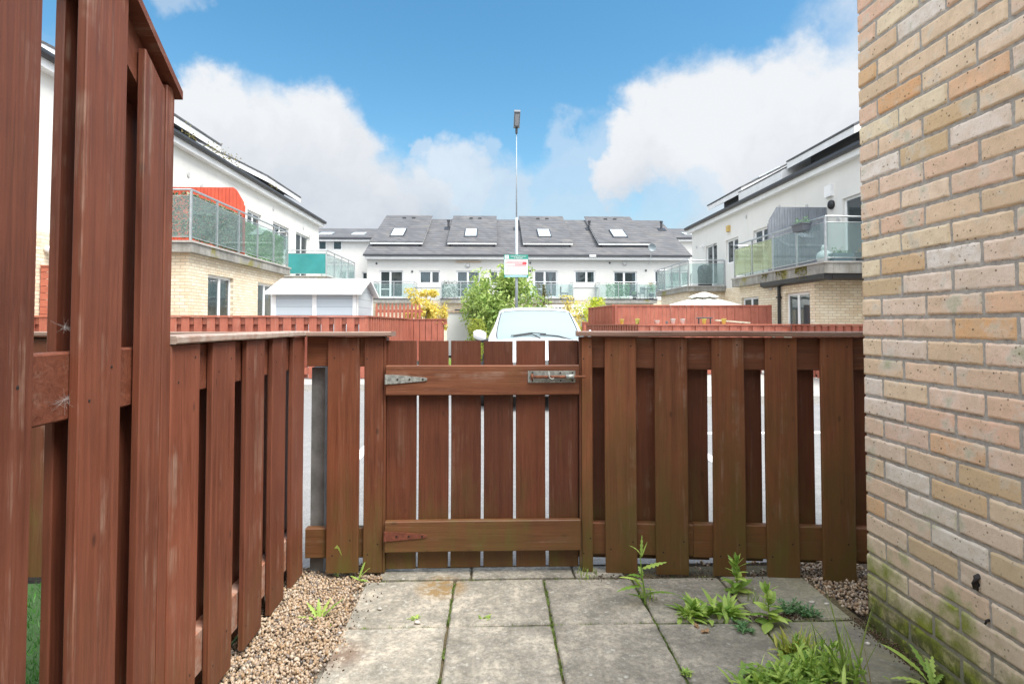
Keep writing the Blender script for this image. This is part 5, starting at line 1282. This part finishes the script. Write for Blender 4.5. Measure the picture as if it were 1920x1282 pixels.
# ------------------------------------------------------------------ lamp post and sign
p = PX(968.5, 500, 14.0)
lp = empty('lamp_post', (p.x, 14.0, -.03), 'tall pale grey lamp post rising behind the white car', 'street lamp')
M_pole = simple('galvanised lamp post', (.33,.37,.40), .6, 0, .06, 3)
zt = PX(968, 250, 14.0).z+.03
mm = MB(); mm.cyl((0,0,0),(0,0,1.2),.055,n=14); mm.cyl((0,0,1.2),(0,0,3.75),.036,.034,n=14); mm.cyl((0,0,3.75),(0,0,zt),.018,.009,n=12); mm.build('pole', M_pole, lp, smooth=True)
mm = MB(); zt2 = PX(968,240,14).z+.03; mm.cyl((0,0,zt),(0,0,zt2),.03,n=10); mm.box(-.02,.02,-.10,.02,zt-.02,zt2); mm.build('bracket', M_gutter, lp)
zt3 = PX(968,222,14).z+.03
mm = MB(); w=.075; mm.hexa([(-w*.8,-.14,zt2-.02),(w*.8,-.14,zt2-.02),(w,.04,zt2),(-w,.04,zt2),(-w*.9,-.52,zt3-.03),(w*.9,-.52,zt3-.03),(w,-.50,zt3+.02),(-w,-.50,zt3+.02)]) 
lh = mm.build('lamp_head', simple('dark grey lamp casing', (.13,.15,.18), .45), lp)
mm = MB(); mm.hexa([(-w*.6,-.20,zt2-.012),(w*.6,-.20,zt2-.012),(w*.6,-.19,zt2-.008),(-w*.6,-.19,zt2-.008),(-w*.7,-.485,zt3-.065),(w*.7,-.485,zt3-.065),(w*.7,-.475,zt3-.06),(-w*.7,-.475,zt3-.06)]); mm.build('lens', simple('lamp lens', (.35,.38,.42), .2), lh)
s0 = PX(945, 477, 13.9); s1 = PX(990.5, 520, 13.9); w = s1.x-s0.x; h = s0.z-s1.z; cx = (s0.x+s1.x)/2
sg = empty('parking_sign', (cx, 13.93, s1.z), 'green and white parking notice with red text strapped to the lamp post', 'sign')
MB().box(-w/2, w/2, 0, .012, 0, h).build('board', simple('sign green', (.02,.22,.17), .45), sg)
MB().box(-w/2+.012, w/2-.012, -.003, -.0003, h*.115, h*.795).build('white_panel', simple('sign white', (.74,.76,.76), .45), sg)
MB().box(-w/2+.02, -w/2+.115, -.003, -.0003, h*.82, h*.97).build('logo_patch', M_white, sg)
mm = MB(); mm.lathe([(.022,-.004),(.035,-.004),(.035,-.0035),(.022,-.0035)], (-w/2+.067, 0, h*.895), 20, 'y'); mm.build('logo_ring', simple('logo green', (.35,.55,.50), .5), sg)
M_red = simple('sign red', (.70,.05,.06), .5); M_sb = simple('sign pale blue', (.30,.48,.52), .5)
MB().box(-w/2+.03, w/2-.03, -.002, -.0004, .008, h*.085).build('footer_strip', M_sb, sg)
def text(body, size, x, z, m, parent, y=-.005, name='lettering', align='CENTER'):
    cu = bpy.data.curves.new(name, 'FONT'); cu.body = body; cu.size = size; cu.align_x = align; cu.align_y = 'CENTER'; cu.extrude = .0006
    o_ = bpy.data.objects.new(name, cu); col.objects.link(o_)
    dg = bpy.context.evaluated_depsgraph_get(); me = bpy.data.meshes.new_from_object(o_.evaluated_get(dg)); bpy.data.objects.remove(o_)
    o_ = bpy.data.objects.new(name, me); col.objects.link(o_); me.materials.clear(); me.materials.append(m); o_.parent = parent; o_.location = (x, y, z); o_.rotation_euler = (R(90), 0, 0); return o_
text('Clamping Enforcement', .040, .053, h*.925, M_white, sg); text('in Operation', .040, .053, h*.855, M_white, sg)
# red warning block: a frame with four ruled lines of small print, heavier at its right
mm = MB(); mm.box(-w/2+.035, w/2-.035, -.0045, -.0032, h*.735, h*.765); mm.box(-w/2+.035, -w/2+.041, -.0045, -.0032, h*.46, h*.734)
for (q0, q1, x0, x1) in ((.665,.69,.12,.93),(.60,.635,.07,.93),(.545,.575,.45,.93),(.50,.522,.09,.93),(.455,.47,.4,.9)): mm.box(-w/2+w*x0, -w/2+w*x1, -.0045, -.0032, h*q0, h*q1)
mm.box(w*.27, w*.44, -.0047, -.0046+.0012, h*.58, h*.66); mm.box(-w*.46, -w*.28, -.0045, -.0032, h*.14, h*.155); mm.box(w*.25, w*.45, -.0045, -.0032, h*.14, h*.155)
mm.build('red_print', M_red, sg)
mm = MB(); mm.lathe([(.014,-.0045),(.024,-.0045),(.024,-.0035),(.014,-.0035)], (-w*.36, 0, h*.30), 18, 'y'); mm.build('symbol', simple('olive symbol', (.4,.42,.3), .6), sg)
mm = MB(); mm.box(-.045,.045,.012,.03,h*.2,h*.24); mm.box(-.045,.045,.012,.03,h*.75,h*.79); mm.build('clamp', M_steel, sg)

# ------------------------------------------------------------------ the parked car
CY = 7.75; cxm = PX(1010, 600, 8.8).x
M_paint, t, b = mat('white car paint'); b.inputs['Base Color'].default_value = (.74,.75,.76,1); b.inputs['Roughness'].default_value = .22; b.inputs['Coat Weight'].default_value = .8; b.inputs['Coat Roughness'].default_value = .04
M_cglass, t, b = mat('car glass'); b.inputs['Base Color'].default_value = (.045,.055,.06,1); b.inputs['Roughness'].default_value = .03; b.inputs['IOR'].default_value = 1.6; b.inputs['Coat Weight'].default_value = 1; b.inputs['Coat Roughness'].default_value = .02
M_glare, t, b = mat('windscreen glass with painted sky glare'); b.inputs['Base Color'].default_value = (.26,.32,.33,1); b.inputs['Roughness'].default_value = .3; b.inputs['Coat Weight'].default_value = .6; b.inputs['Coat Roughness'].default_value = .02  # pale colour of the windscreen itself, standing in for bright sky glare
M_tyre = simple('tyre rubber', (.02,.02,.02), .85); M_rim = simple('alloy rim', (.45,.46,.47), .3, .8); M_hl = simple('headlight glass', (.55,.58,.6), .1)
car = empty('parked_car', (cxm, CY, -.03), 'white hatchback parked nose first beyond the garden gate', 'car')
# stations: y, half width, belt half width/height (pillar base), glass top half width/height, roof edge/centre height, sill
ST = [ # y    w    zs   zmid  ws   zs2  gw   gz   rw   rz   cz
 (0.00, .60, .28, .45, .58, .60, .52, .66, .34, .68, .69),
 (0.10, .76, .22, .45, .75, .64, .68, .72, .44, .75, .76),
 (0.35, .84, .20, .50, .83, .70, .75, .79, .48, .83, .85),
 (0.75, .87, .20, .52, .86, .76, .77, .86, .50, .90, .92),
 (1.05, .88, .20, .54, .87, .80, .78, .92, .52, .955, .97),
 (1.30, .88, .20, .54, .87, .83, .765, 1.03, .56, 1.075, 1.09),
 (1.62, .88, .20, .54, .87, .86, .70, 1.23, .54, 1.275, 1.29),
 (1.88, .88, .20, .54, .87, .87, .635, 1.375, .52, 1.41, 1.42),
 (2.4, .88, .20, .54, .87, .88, .64, 1.41, .52, 1.455, 1.47),
 (3.0, .88, .20, .54, .87, .89, .63, 1.39, .50, 1.435, 1.445),
 (3.5, .87, .22, .55, .86, .90, .61, 1.33, .48, 1.37, 1.38),
 (3.85, .85, .24, .56, .83, .88, .62, 1.05, .46, 1.06, 1.06),
 (3.98, .80, .30, .56, .78, .80, .60, .90, .44, .91, .91),
 (4.05, .76, .35, .56, .74, .74, .58, .80, .4, .81, .81)]
def ring(s):
    y, w, zs, zm, ws, zs2, gw, gz, rw, rz, cz = s; w *= .95; ws *= .95; gw *= .91; rw *= .93
    return [(w*.88, zs-.02), (w*.97, zs+.06), (w, zm), (ws, zs2-.02), (ws*.975, zs2+.02), (gw, gz), (rw+.03, rz-.012), (rw*.5, (rz+cz)/2+.004), (0, cz)]
def interp(n=4):
    out = []
    for i in range(len(ST)-1):
        p0, p1, p2, p3 = ST[max(0,i-1)], ST[i], ST[i+1], ST[min(len(ST)-1,i+2)]
        for k in range(n):
            t_ = k/n; out.append(tuple(.5*((2*b2)+(-a2+c2)*t_+(2*a2-5*b2+4*c2-d2)*t_*t_+(-a2+3*b2-3*c2+d2)*t_**3) for a2, b2, c2, d2 in zip(p0,p1,p2,p3)))
    out.append(ST[-1]); return out
SS = interp(); body = MB(); ws_ = MB(); side = {-1: MB(), 1: MB()}; rearg = MB()
for sd in (-1, 1):
    for i in range(len(SS)-1):
        r0, r1 = ring(SS[i]), ring(SS[i+1]); y0, y1 = SS[i][0], SS[i+1][0]; ym = (y0+y1)/2
        for j in range(8):
            v = [(sd*r0[j][0], y0, r0[j][1]), (sd*r1[j][0], y1, r1[j][1]), (sd*r1[j+1][0], y1, r1[j+1][1]), (sd*r0[j+1][0], y0, r0[j+1][1])]
            f = [(0,1,2,3)] if sd > 0 else [(3,2,1,0)]
            tgt = body
            if 1.07 < ym < 1.80 and j >= 6: tgt = ws_
            elif 1.07 < ym < 1.80 and j == 5: 
                # split pillar / glass
                mid = lambda a, c, q: tuple(a[n_]+(c[n_]-a[n_])*q for n_ in range(3))
                q = .42; va = [v[0], v[1], mid(v[1],v[2],q), mid(v[0],v[3],q)]; body.add(va, f); ws_.add([va[3], va[2], v[2], v[3]], f); continue
            elif 1.55 < ym < 3.3 and j == 4 and not (2.35 < ym < 2.45):
                q0, q1 = .12, .88; mid = lambda a, c, q: tuple(a[n_]+(c[n_]-a[n_])*q for n_ in range(3))
                A, B_, C_, D_ = mid(v[0],v[3],q0), mid(v[1],v[2],q0), mid(v[1],v[2],q1), mid(v[0],v[3],q1)
                body.add([v[0], v[1], B_, A], f); body.add([D_, C_, v[2], v[3]], f); side[sd].add([A, B_, C_, D_], f); continue
            elif 3.45 < ym < 3.85 and j >= 6: tgt = rearg
            tgt.add(v, f)
for (S_, rev) in ((SS[0], 0), (SS[-1], 1)):   # nose and tail caps
    r_ = ring(S_); v = [(x, S_[0], z) for (x, z) in r_]+[(-x, S_[0], z) for (x, z) in reversed(r_[:-1])]; body.add(v, [tuple(range(len(v)))[::1 if rev else -1]])
v = []
for S_ in SS: v += [(-S_[1]*.88, S_[0], S_[2]-.02), (S_[1]*.88, S_[0], S_[2]-.02)]
body.add(v, [(2*i, 2*i+1, 2*i+3, 2*i+2) for i in range(len(SS)-1)])
def weld(o_):
    import bmesh
    bm = bmesh.new(); bm.from_mesh(o_.data); bmesh.ops.remove_doubles(bm, verts=bm.verts, dist=.0006); bm.to_mesh(o_.data); bm.free(); return o_
weld(body.build('body', M_paint, car, smooth=True)); weld(ws_.build('windscreen', M_glare, car, smooth=True)); weld(rearg.build('rear_window', M_cglass, car, smooth=True))
for sd in (-1, 1): weld(side[sd].build('side_window', M_cglass, car, smooth=True))
mm = MB(); mm.box(-.45,.45,-.012,.03,.30,.44); mm.box(-.60,.60,.02,.06,.235,.285); mm.box(-.38,.38,-.004,.03,.52,.60); mm.build('grille', M_black, car)
for sd in (-1, 1):
    mm = MB(); mm.hexa([(sd*.48,.0,.54),(sd*.70,.10,.56),(sd*.74,.28,.58),(sd*.5,.2,.56),(sd*.46,.01,.64),(sd*.69,.10,.68),(sd*.73,.30,.71),(sd*.5,.22,.71)]); mm.build('headlight', M_hl, car)
for (x, y) in ((-.78,.72),(.78,.72),(-.78,3.3),(.78,3.3)):
    w0, w1 = (x-.10, x+.11) if x > 0 else (x-.11, x+.10)
    wh = MB().lathe([(.18,w0),(.29,w0),(.315,w0+.03),(.315,w1-.03),(.29,w1),(.18,w1)], (0,y,.315), 28, 'x').build('wheel', M_tyre, car, smooth=True)
    MB().lathe([(.01,w0+.04),(.19,w0+.03),(.195,w0+.005),(.18,w1-.005),(.01,w1-.04)], (0,y,.315), 20, 'x').build('rim', M_rim, wh, smooth=True)
# mirrors
for sd in (-1, 1):
    mm = MB(); n_ = 14; fold = 1.0 if sd < 0 else .35
    for i in range(9):
        k = i/8; xx = sd*(.80+.20*k*fold); r_ = .085*math.sin(math.pi*min(1, max(.06, (k*.80+.12))))**.5
        mm.v += [(xx, 1.36+.075*math.cos(6.283*j/n_)*(.6+.5*(1-k))*(r_/.085)+(1-fold)*.12*k, .985+.03*k+r_*math.sin(6.283*j/n_)) for j in range(n_)]
    for i in range(8):
        for j in range(n_): mm.f.append((i*n_+j, i*n_+(j+1) % n_, (i+1)*n_+(j+1) % n_, (i+1)*n_+j)); mm.m.append(0); mm.a.append(0)
    mm.f += [tuple(range(n_))[::-1], tuple(range(8*n_, 9*n_))]; mm.m += [0,0]; mm.a += [0,0]
    mi = mm.build('mirror', M_paint, car, smooth=True)
    MB().tube([(sd*.76,1.36,.92),(sd*.86,1.36,.91),(sd*.96,1.36,.925)], [.03,.028,.012], 8).build('mirror_base', M_black, mi)
# rubber seal round the windscreen
for sd in (-1, 1):
    pl = []
    for S_ in SS:
        if 1.07 < S_[0] < 1.86:
            r_ = ring(S_); a_, b2_ = r_[5], r_[6]; pl.append((sd*(a_[0]+(b2_[0]-a_[0])*.42), S_[0]-.004, a_[1]+(b2_[1]-a_[1])*.42+.004))
    MB().tube(pl, .007, 5).build('windscreen_seal', M_black, car)
S_ = min(SS, key=lambda s: abs(s[0]-1.81)); r_ = ring(S_)
MB().tube([(-r_[6][0], S_[0], r_[6][1]+.002), (-r_[7][0], S_[0], r_[7][1]+.003), (0, S_[0], r_[8][1]+.003), (r_[7][0], S_[0], r_[7][1]+.003), (r_[6][0], S_[0], r_[6][1]+.002)], .006, 5).build('windscreen_seal', simple('grey seal', (.12,.13,.14), .6), car)
# wipers and sensor
for (x0, x1, s_) in ((-.40,.10,0), (.10,.36,1)):
    def wsz(x, y): return 0
    mm = MB(); yb = 1.09; zb_ = .99
    if s_ == 0: mm.tube([(.02,1.00,.965),(-.10,1.12,1.025),(-.38,1.10,.995)], .010, 6); mm.tube([(-.42,1.11,.998),(-.1,1.15,1.042),(.12,1.13,1.025)], .008, 5)
    else: mm.tube([(.52,1.02,.93),(.30,1.09,.993),(.02,1.11,1.018)], .010, 6)
    mm.build('wiper', M_black, car)
MB().box(-.10,-.02,1.815,1.86,1.352,1.366).build('sensor', M_black, car)
# ================================================================== weeds
def blade(mb, base, az, L, W, lift, droop, prof='lance', teeth=0, n=7, a=None, roll=0., cup=.15):
    """one leaf: a curved strip with a folded midrib starting at base heading az, rising at angle lift and drooping"""
    base = Vector(base); d = Vector((math.cos(az), math.sin(az), 0)); s = Vector((-math.sin(az), math.cos(az), 0)); a = rng.uniform(.02, 1) if a is None else a
    pts = []; ang = lift; p = base.copy()
    n = n if not teeth else max(n, teeth*2)
    for i in range(n+1):
        k = i/n
        if prof == 'lance': w = W*math.sin(math.pi*min(1, k**.8*.97+.03))**.85
        elif prof == 'spoon': w = W*(.14 if k < .35 else math.sin(math.pi*min(1, ((k-.35)/.65)*.85+.15))**.7)
        elif prof == 'paddle': w = W*(.16 if k < .2 else math.sin(math.pi*min(1, ((k-.2)/.8)*.88+.1))**.6)
        elif prof == 'grass': w = W*(1-k**2.2)
        elif prof == 'fern': w = W*(.25+.75*math.sin(math.pi*min(1, k*.9+.08)))
        if teeth: w *= (1.0 if i % 2 else .45)
        if i == n: w = W*.02
        tdir = d*math.cos(ang)+Vector((0,0,1))*math.sin(ang); nrm = s.cross(tdir)
        sw = s*math.cos(roll)+nrm*math.sin(roll)
        pts.append((p-sw*w+(-nrm)*w*(-cup), p.copy(), p+sw*w-(-nrm)*w*cup))
        p = p+tdir*(L/n); ang -= droop/n
    v = [q for tr in pts for q in tr]; f = []
    for i in range(n): b = i*3; f += [(b, b+1, b+4, b+3), (b+1, b+2, b+5, b+4)]
    mb.add(v, f, a=a); return p
def weed(name, u, v, lab, fn, m=L_weed, cat='weed', z=0., group=None):
    p = G(u, v); q = MB(); fn(q); return tag(q.build(name, m, loc=(p.x, p.y, z)), lab, cat, group)
def rosette(n, L, W, lift=(.3,1.1), droop=(.5,1.2), prof='lance', teeth=0, sx=0.):
    def fn(q):
        for i in range(n):
            k = rng.uniform(.55, 1.1); blade(q, (rng.gauss(0,.004+sx), rng.gauss(0,.004+sx*.5), 0), rng.uniform(0,6.28), L*k, W*rng.uniform(.7,1.1), rng.uniform(*lift), rng.uniform(*droop), prof, teeth)
    return fn
def upright(H, whorls, L, W, lean=(0,0), teeth=0):
    def fn(q):
        stem = [(lean[0]*k*k, lean[1]*k*k, H*k) for k in [i/6 for i in range(7)]]; q.tube(stem, [.0025]*6+[.0012], 5, a=.5)
        for i in range(whorls):
            k = (i+1)/whorls; c = (lean[0]*k*k, lean[1]*k*k, H*k*.98); az0 = i*2.4
            for j in range(3): blade(q, (c[0]+rng.uniform(-.003,.003), c[1], c[2]-rng.uniform(0,.012)), az0+j*2.09+rng.uniform(-.7,.7), L*(1.05-.45*k)*rng.uniform(.55,1.15), W*(1.15-.4*k)*rng.uniform(.8,1.4), .1+.95*k+rng.uniform(-.25,.25), .9-.5*k+rng.uniform(-.2,.5), 'lance', teeth, cup=rng.uniform(.05,.3), roll=rng.uniform(-.4,.4))
        for j in range(4): blade(q, (lean[0], lean[1], H), j*1.57, L*.5, W*.5, 1.25, .1)
    return fn
def grass(n, H, spread=.02, W=.0022, bend=.7):
    def fn(q):
        for i in range(n): blade(q, (rng.gauss(0,spread), rng.gauss(0,spread), 0), rng.uniform(0,6.28), H*rng.uniform(.5,1.1), W*rng.uniform(.7,1.3), rng.uniform(1.0,1.5), rng.uniform(.1,bend), 'grass', n=6)
    return fn
def fine(n, r, H):       # fine branching weed with many tiny leaves
    def fn(q):
        for i in range(n):
            a = rng.uniform(0,6.28); L = r*rng.uniform(.4,1); e = Vector((L*math.cos(a), L*math.sin(a), H*rng.uniform(.3,1)))
            q.tube([(0,0,0), e*.5+Vector((0,0,.006)), e], .0008, 4, a=.4)
            for k in range(12): c = e*rng.uniform(.25,1.02); blade(q, c, rng.uniform(0,6.28), rng.uniform(.008,.016), .0028, rng.uniform(-.2,1), .4, n=3)
    return fn
def dandelion_up(q):
    blade(q, (0,0,0), -1.6, .150, .021, 1.5, .12, 'paddle', 0, n=14, roll=.1, a=.97); blade(q, (.006,0,0), .3, .10, .010, .9, .9, 'spoon', 0, a=.6); blade(q, (0,0,0), 2.6, .06, .008, .5, .6, 'lance', 4)
weed('dandelion', 634, 1076, 'single upright dandelion leaf against the fence left of the gate', dandelion_up, L_weed, z=-.01)
def sprig(q):
    blade(q, (0,0,0), .2, .075, .007, 1.0, .6, 'lance', 4, a=.6); blade(q, (0,0,0), 1.0, .10, .006, 1.1, .2, 'lance', 0, a=.4); blade(q, (0,0,0), 2.7, .05, .009, .4, .5, 'lance', 3, a=.5); blade(q, (0,0,0), -.5, .06, .011, .25, .5, 'lance', 3, a=.3)
weed('young_weed', 672, 1084, 'sprig of weed growing from the gravel left of the gate post', sprig, z=-.005)
weed('dandelion', 598, 1158, 'toothed green weed growing in the middle of the left gravel strip', lambda q: [blade(q, (0,0,0), a, L, .012, l, .5, 'lance', 6, a=rng.uniform(.2,.8)) for (a, L, l) in ((.35,.12,.85),(1.9,.08,1.3),(-.6,.09,.2),(3.3,.085,.5),(2.6,.09,.9),(-1.4,.05,.4),(.9,.09,1.1))], z=-.01)
def mixed(n, H, S):      # tangled clump of several leafy kinds
    def fn(q):
        for i in range(n//7):
            c = (rng.gauss(0, S), rng.gauss(0, S*.7), 0); h = H*rng.uniform(.55, 1.15); qq = MB(); upright(h, rng.randint(4, 7), h*.52, h*.062, (rng.uniform(-.03,.03), rng.uniform(-.03,.02)))(qq)
            q.add([(x+c[0], y+c[1], z) for (x, y, z) in qq.v], qq.f); q.a[-len(qq.f):] = qq.a
        for i in range(n):      # low broad dark leaves
            blade(q, (rng.gauss(0, S*1.2), rng.gauss(0, S*.8), rng.uniform(0, .03)), rng.uniform(0,6.28), rng.uniform(.03,.06), rng.uniform(.008,.016), rng.uniform(.1,1.0), .9, 'spoon', a=rng.uniform(.02,.45), cup=.25)
        for i in range(n//2):   # fresh narrow leaves
            blade(q, (rng.gauss(0, S), rng.gauss(0, S*.7), rng.uniform(0, H*.5)), rng.uniform(0,6.28), rng.uniform(.04,.08), rng.uniform(.004,.009), rng.uniform(.4,1.4), .8, 'lance', a=rng.uniform(.5,1))
        for i in range(n//6):   # withered straw
            blade(q, (rng.gauss(0, S), rng.gauss(0, S*.7), .004), rng.uniform(0,6.28), rng.uniform(.05,.10), .0015, rng.uniform(.1,.9), .9, 'grass', a=1.0)
        fine(14, S*1.6, .05)(q)
    return fn
def thistle(q):
    q.tube([(0,0,0),(-.004,0,.05),(-.012,.0,.10),(-.016,0,.155)], [.003,.0026,.0022,.0015], 6, a=.3)
    for (z, a, L, W_, l, dr, tt) in ((.155,1.2,.065,.006,1.3,.2,5),(.155,2.6,.055,.004,1.1,1.3,4),(.15,.2,.055,.004,1.25,.2,0),(.115,.05,.085,.018,.35,.3,6),(.085,2.9,.055,.013,.5,1.0,4),(.07,3.1,.085,.010,.5,.7,0),(.06,3.4,.10,.014,.15,.5,6),(.05,-.3,.04,.008,.2,.6,3),(.03,-.05,.12,.010,.35,.8,7),(.02,2.7,.06,.008,.2,.3,3),(.09,1.8,.04,.010,.8,.5,3)):
        blade(q, (-.012*z/.15, 0, z), a, L, W_, l, dr, 'lance', tt, n=9)
    blade(q, (-.01,-.005,.045), 3.6, .055, .016, 1.2, .5, 'spoon', 0, a=.9)
weed('sow_thistle', 1210, 1132, 'tall jagged sow thistle in front of the right fence near the gate', lambda q: (thistle(q), q.__setattr__('v', [(x*1.25, y*1.25, z*1.25) for (x, y, z) in q.v])))
weed('willowherb', 1382, 1112, 'bright pointed leaf weed against the middle of the right fence', upright(.125, 7, .095, .015))
weed('low_weed', 1300, 1152, 'low bright leafy rosette behind two dead leaves on the slab', rosette(54, .095, .011, (.2,1.35), sx=.024))
weed('low_weed', 1360, 1150, 'low leafy rosette to the right of the dead leaves', rosette(46, .095, .011, (.2,1.4), sx=.026))
weed('willowherb', 1443, 1172, 'upright pale green weed in the middle of the weedy slab joint', upright(.125, 6, .085, .015, (-.01,0)))
weed('spurge', 1480, 1150, 'fine bluish green spurge beside the upright pale weed', fine(34, .075, .05), L_weedb)
weed('spurge', 1516, 1156, 'small bluish green spurge at the right edge of the weed patch', fine(26, .055, .05), L_weedb)
weed('spurge', 1395, 1180, 'flat bluish spurge creeping over the slab joint', fine(20, .05, .02), L_weedb)
weed('meadow_weeds', 1470, 1285, 'dense leafy weed clump at the bottom edge left of the tall grass', mixed(80, .075, .05))
weed('meadow_weeds', 1535, 1268, 'taller leafy weed clump at the bottom edge beside the tall grass', mixed(70, .105, .045))
weed('meadow_weeds', 1425, 1290, 'small dark leafy clump at the bottom edge beside the paving', rosette(60, .07, .008, (.4,1.4), (.4,1.0), sx=.028))
weed('meadow_weeds', 1490, 1222, 'yellowing seedlings along the weedy joint above the big clump', lambda q: [rosette(60, .07, .006, (.3,1.4), sx=.025)(q), grass(30, .11, .03)(q)], leafmat('yellow green seedlings', (.26,.36,.05), (.60,.60,.12)))
weed('grass_tuft', 1520, 1240, 'tuft of pale grass leaning out of the weed clump', grass(30, .15, .03, .0026), L_grass, 'grass')
weed('grass_tuft', 1602, 1282, 'tall upright bright grass blades near the brick wall', grass(13, .30, .010, .0045, .25), L_grass, 'grass')
weed('grass_tuft', 1572, 1275, 'thin arching grass between the weeds and the tall blades', grass(22, .15, .02, .0022), L_grass, 'grass')
weed('grass_stalk', 1636, 1300, 'single brownish stalk leaning left near the brick wall', lambda q: blade(q, (0,0,0), 3.3, .17, .0022, 1.42, .1, 'grass', a=.9), leafmat('brown stalk', (.30,.22,.06), (.42,.36,.12)), 'grass')
weed('grass_tuft', 1100, 1078, 'short grass tuft at the foot of the right gate post', grass(40, .035, .028, .0016), L_grass, 'grass')
weed('grass_tuft', 1215, 1120, 'fine short grass around the sow thistle stem', grass(34, .05, .016, .0016), L_grass, 'grass')
weed('grass_tuft', 1420, 1130, 'thin grass blades behind the upright pale weed', grass(16, .07, .014, .0018), L_grass, 'grass')
def dand2(q):
    for (a, L, l) in ((2.2,.17,.95),(1.9,.12,.9),(1.5,.14,1.1),(2.8,.12,.55),(.9,.11,1.1),(2.5,.10,.3),(3.0,.09,.2),(.5,.09,.7),(1.2,.09,1.3)): blade(q, (0,0,0), a, L, .0105, l, 1.0, 'spoon' if L > .11 else 'fern', 0 if L > .15 else 7, n=12)
weed('dandelion', 1748, 1290, 'dandelion with long toothed leaves at the foot of the brick wall', dand2)
weed('joint_weed', 1288, 1262, 'small green rosette in the slab joint at the bottom of the picture', rosette(26, .03, .0035, (.2,1.0), sx=.006))
weed('joint_weed', 778, 1158, 'tiny weed in the cross joint left of centre', rosette(18, .02, .0028, (.2,1.0), sx=.008))
weed('joint_weed', 912, 1158, 'tiny weed in the cross joint right of the stained slabs', rosette(18, .02, .003, (.2,1.0), sx=.008))
# dead leaves on the slab
for (u, v, lab, s_, rz) in [(1322,1184,'pinkish tan dead leaf lying on the slab, the larger of two',.019,.3),(1306,1174,'small brown dead leaf tucked under the low rosette',.015,1.4),(1375,1018,None,0,0)]:
    if not lab: continue
    p = G(u, v); mm = MB(); n = 11; rim = [(s_*(1+.18*math.sin(k*2.3))*math.cos(6.283*k/n), s_*.62*math.sin(6.283*k/n), .003+.004*math.sin(k*1.9)) for k in range(n)]
    mm.add([(0,0,.001)]+rim, [(0,1+k,1+(k+1) % n) for k in range(n)], a=rng.uniform(.3,.9)); tag(mm.build('dead_leaf', L_dry, loc=(p.x, p.y, .002), rot=(0,0,rz)), lab, 'leaf')
# moss and seedlings that fill the joints: too many to count
q = MB(); 
def joint(x0, y0, x1, y1, n, s=.0045, h=.006):
    for _ in range(n):
        k = rng.random()**1.0; x = x0+(x1-x0)*k+rng.gauss(0,s); y = y0+(y1-y0)*k+rng.gauss(0,s)
        if noise3(x*14, y*14, 3) < -.12: continue
        blade(q, (x, y, -.012), rng.uniform(0,6.28), rng.uniform(.005,.018), .0016, rng.uniform(.1,1.3), .5, n=3)
for x in xs[1:4]: joint(x, 1.6, x, 2.64, 2400, .006)
joint(1.02, 1.6, 1.02, 2.2, 500); joint(-.5, 2.243, 1.35, 2.243, 2600, .006); joint(-.5, 1.843, 1.3, 1.843, 500); joint(-.5, 2.648, 1.0, 2.648, 500)
joint(1.2, 2.25, 1.44, 2.2, 200, .02); joint(1.40, 1.7, 1.42, 2.2, 500, .012)
tag(q.build('joint_moss', leafmat('moss and seedlings', (.06,.09,.02), (.28,.40,.08))), 'moss and seedlings filling the joints between the slabs', 'moss', kind='stuff')
# debris: soil crumbs and chips along the wall foot and fence foot
pts = []
for _ in range(650):
    k = rng.random(); pts.append((1.405+rng.gauss(0,.022), 1.75+.5*k, rng.uniform(-.004,.004)))
for _ in range(500): pts.append((rng.uniform(.45,1.6), 2.655+rng.gauss(0,.022), rng.uniform(-.006,.003)))
for _ in range(70): pts.append((rng.uniform(-.56,-.53)+rng.gauss(0,.03), rng.uniform(1.9,2.62), .001))
for _ in range(260): pts.append((1.12+rng.gauss(0,.06), 2.27+rng.gauss(0,.012), .002))
o = scatter_pebbles('soil_crumbs', pts, .002, .0048, simple('dark soil crumbs', (.10,.065,.04), .95, 0, .6, 90), 'dark soil crumbs gathered along the wall foot and joints')
o['category'] = 'soil'
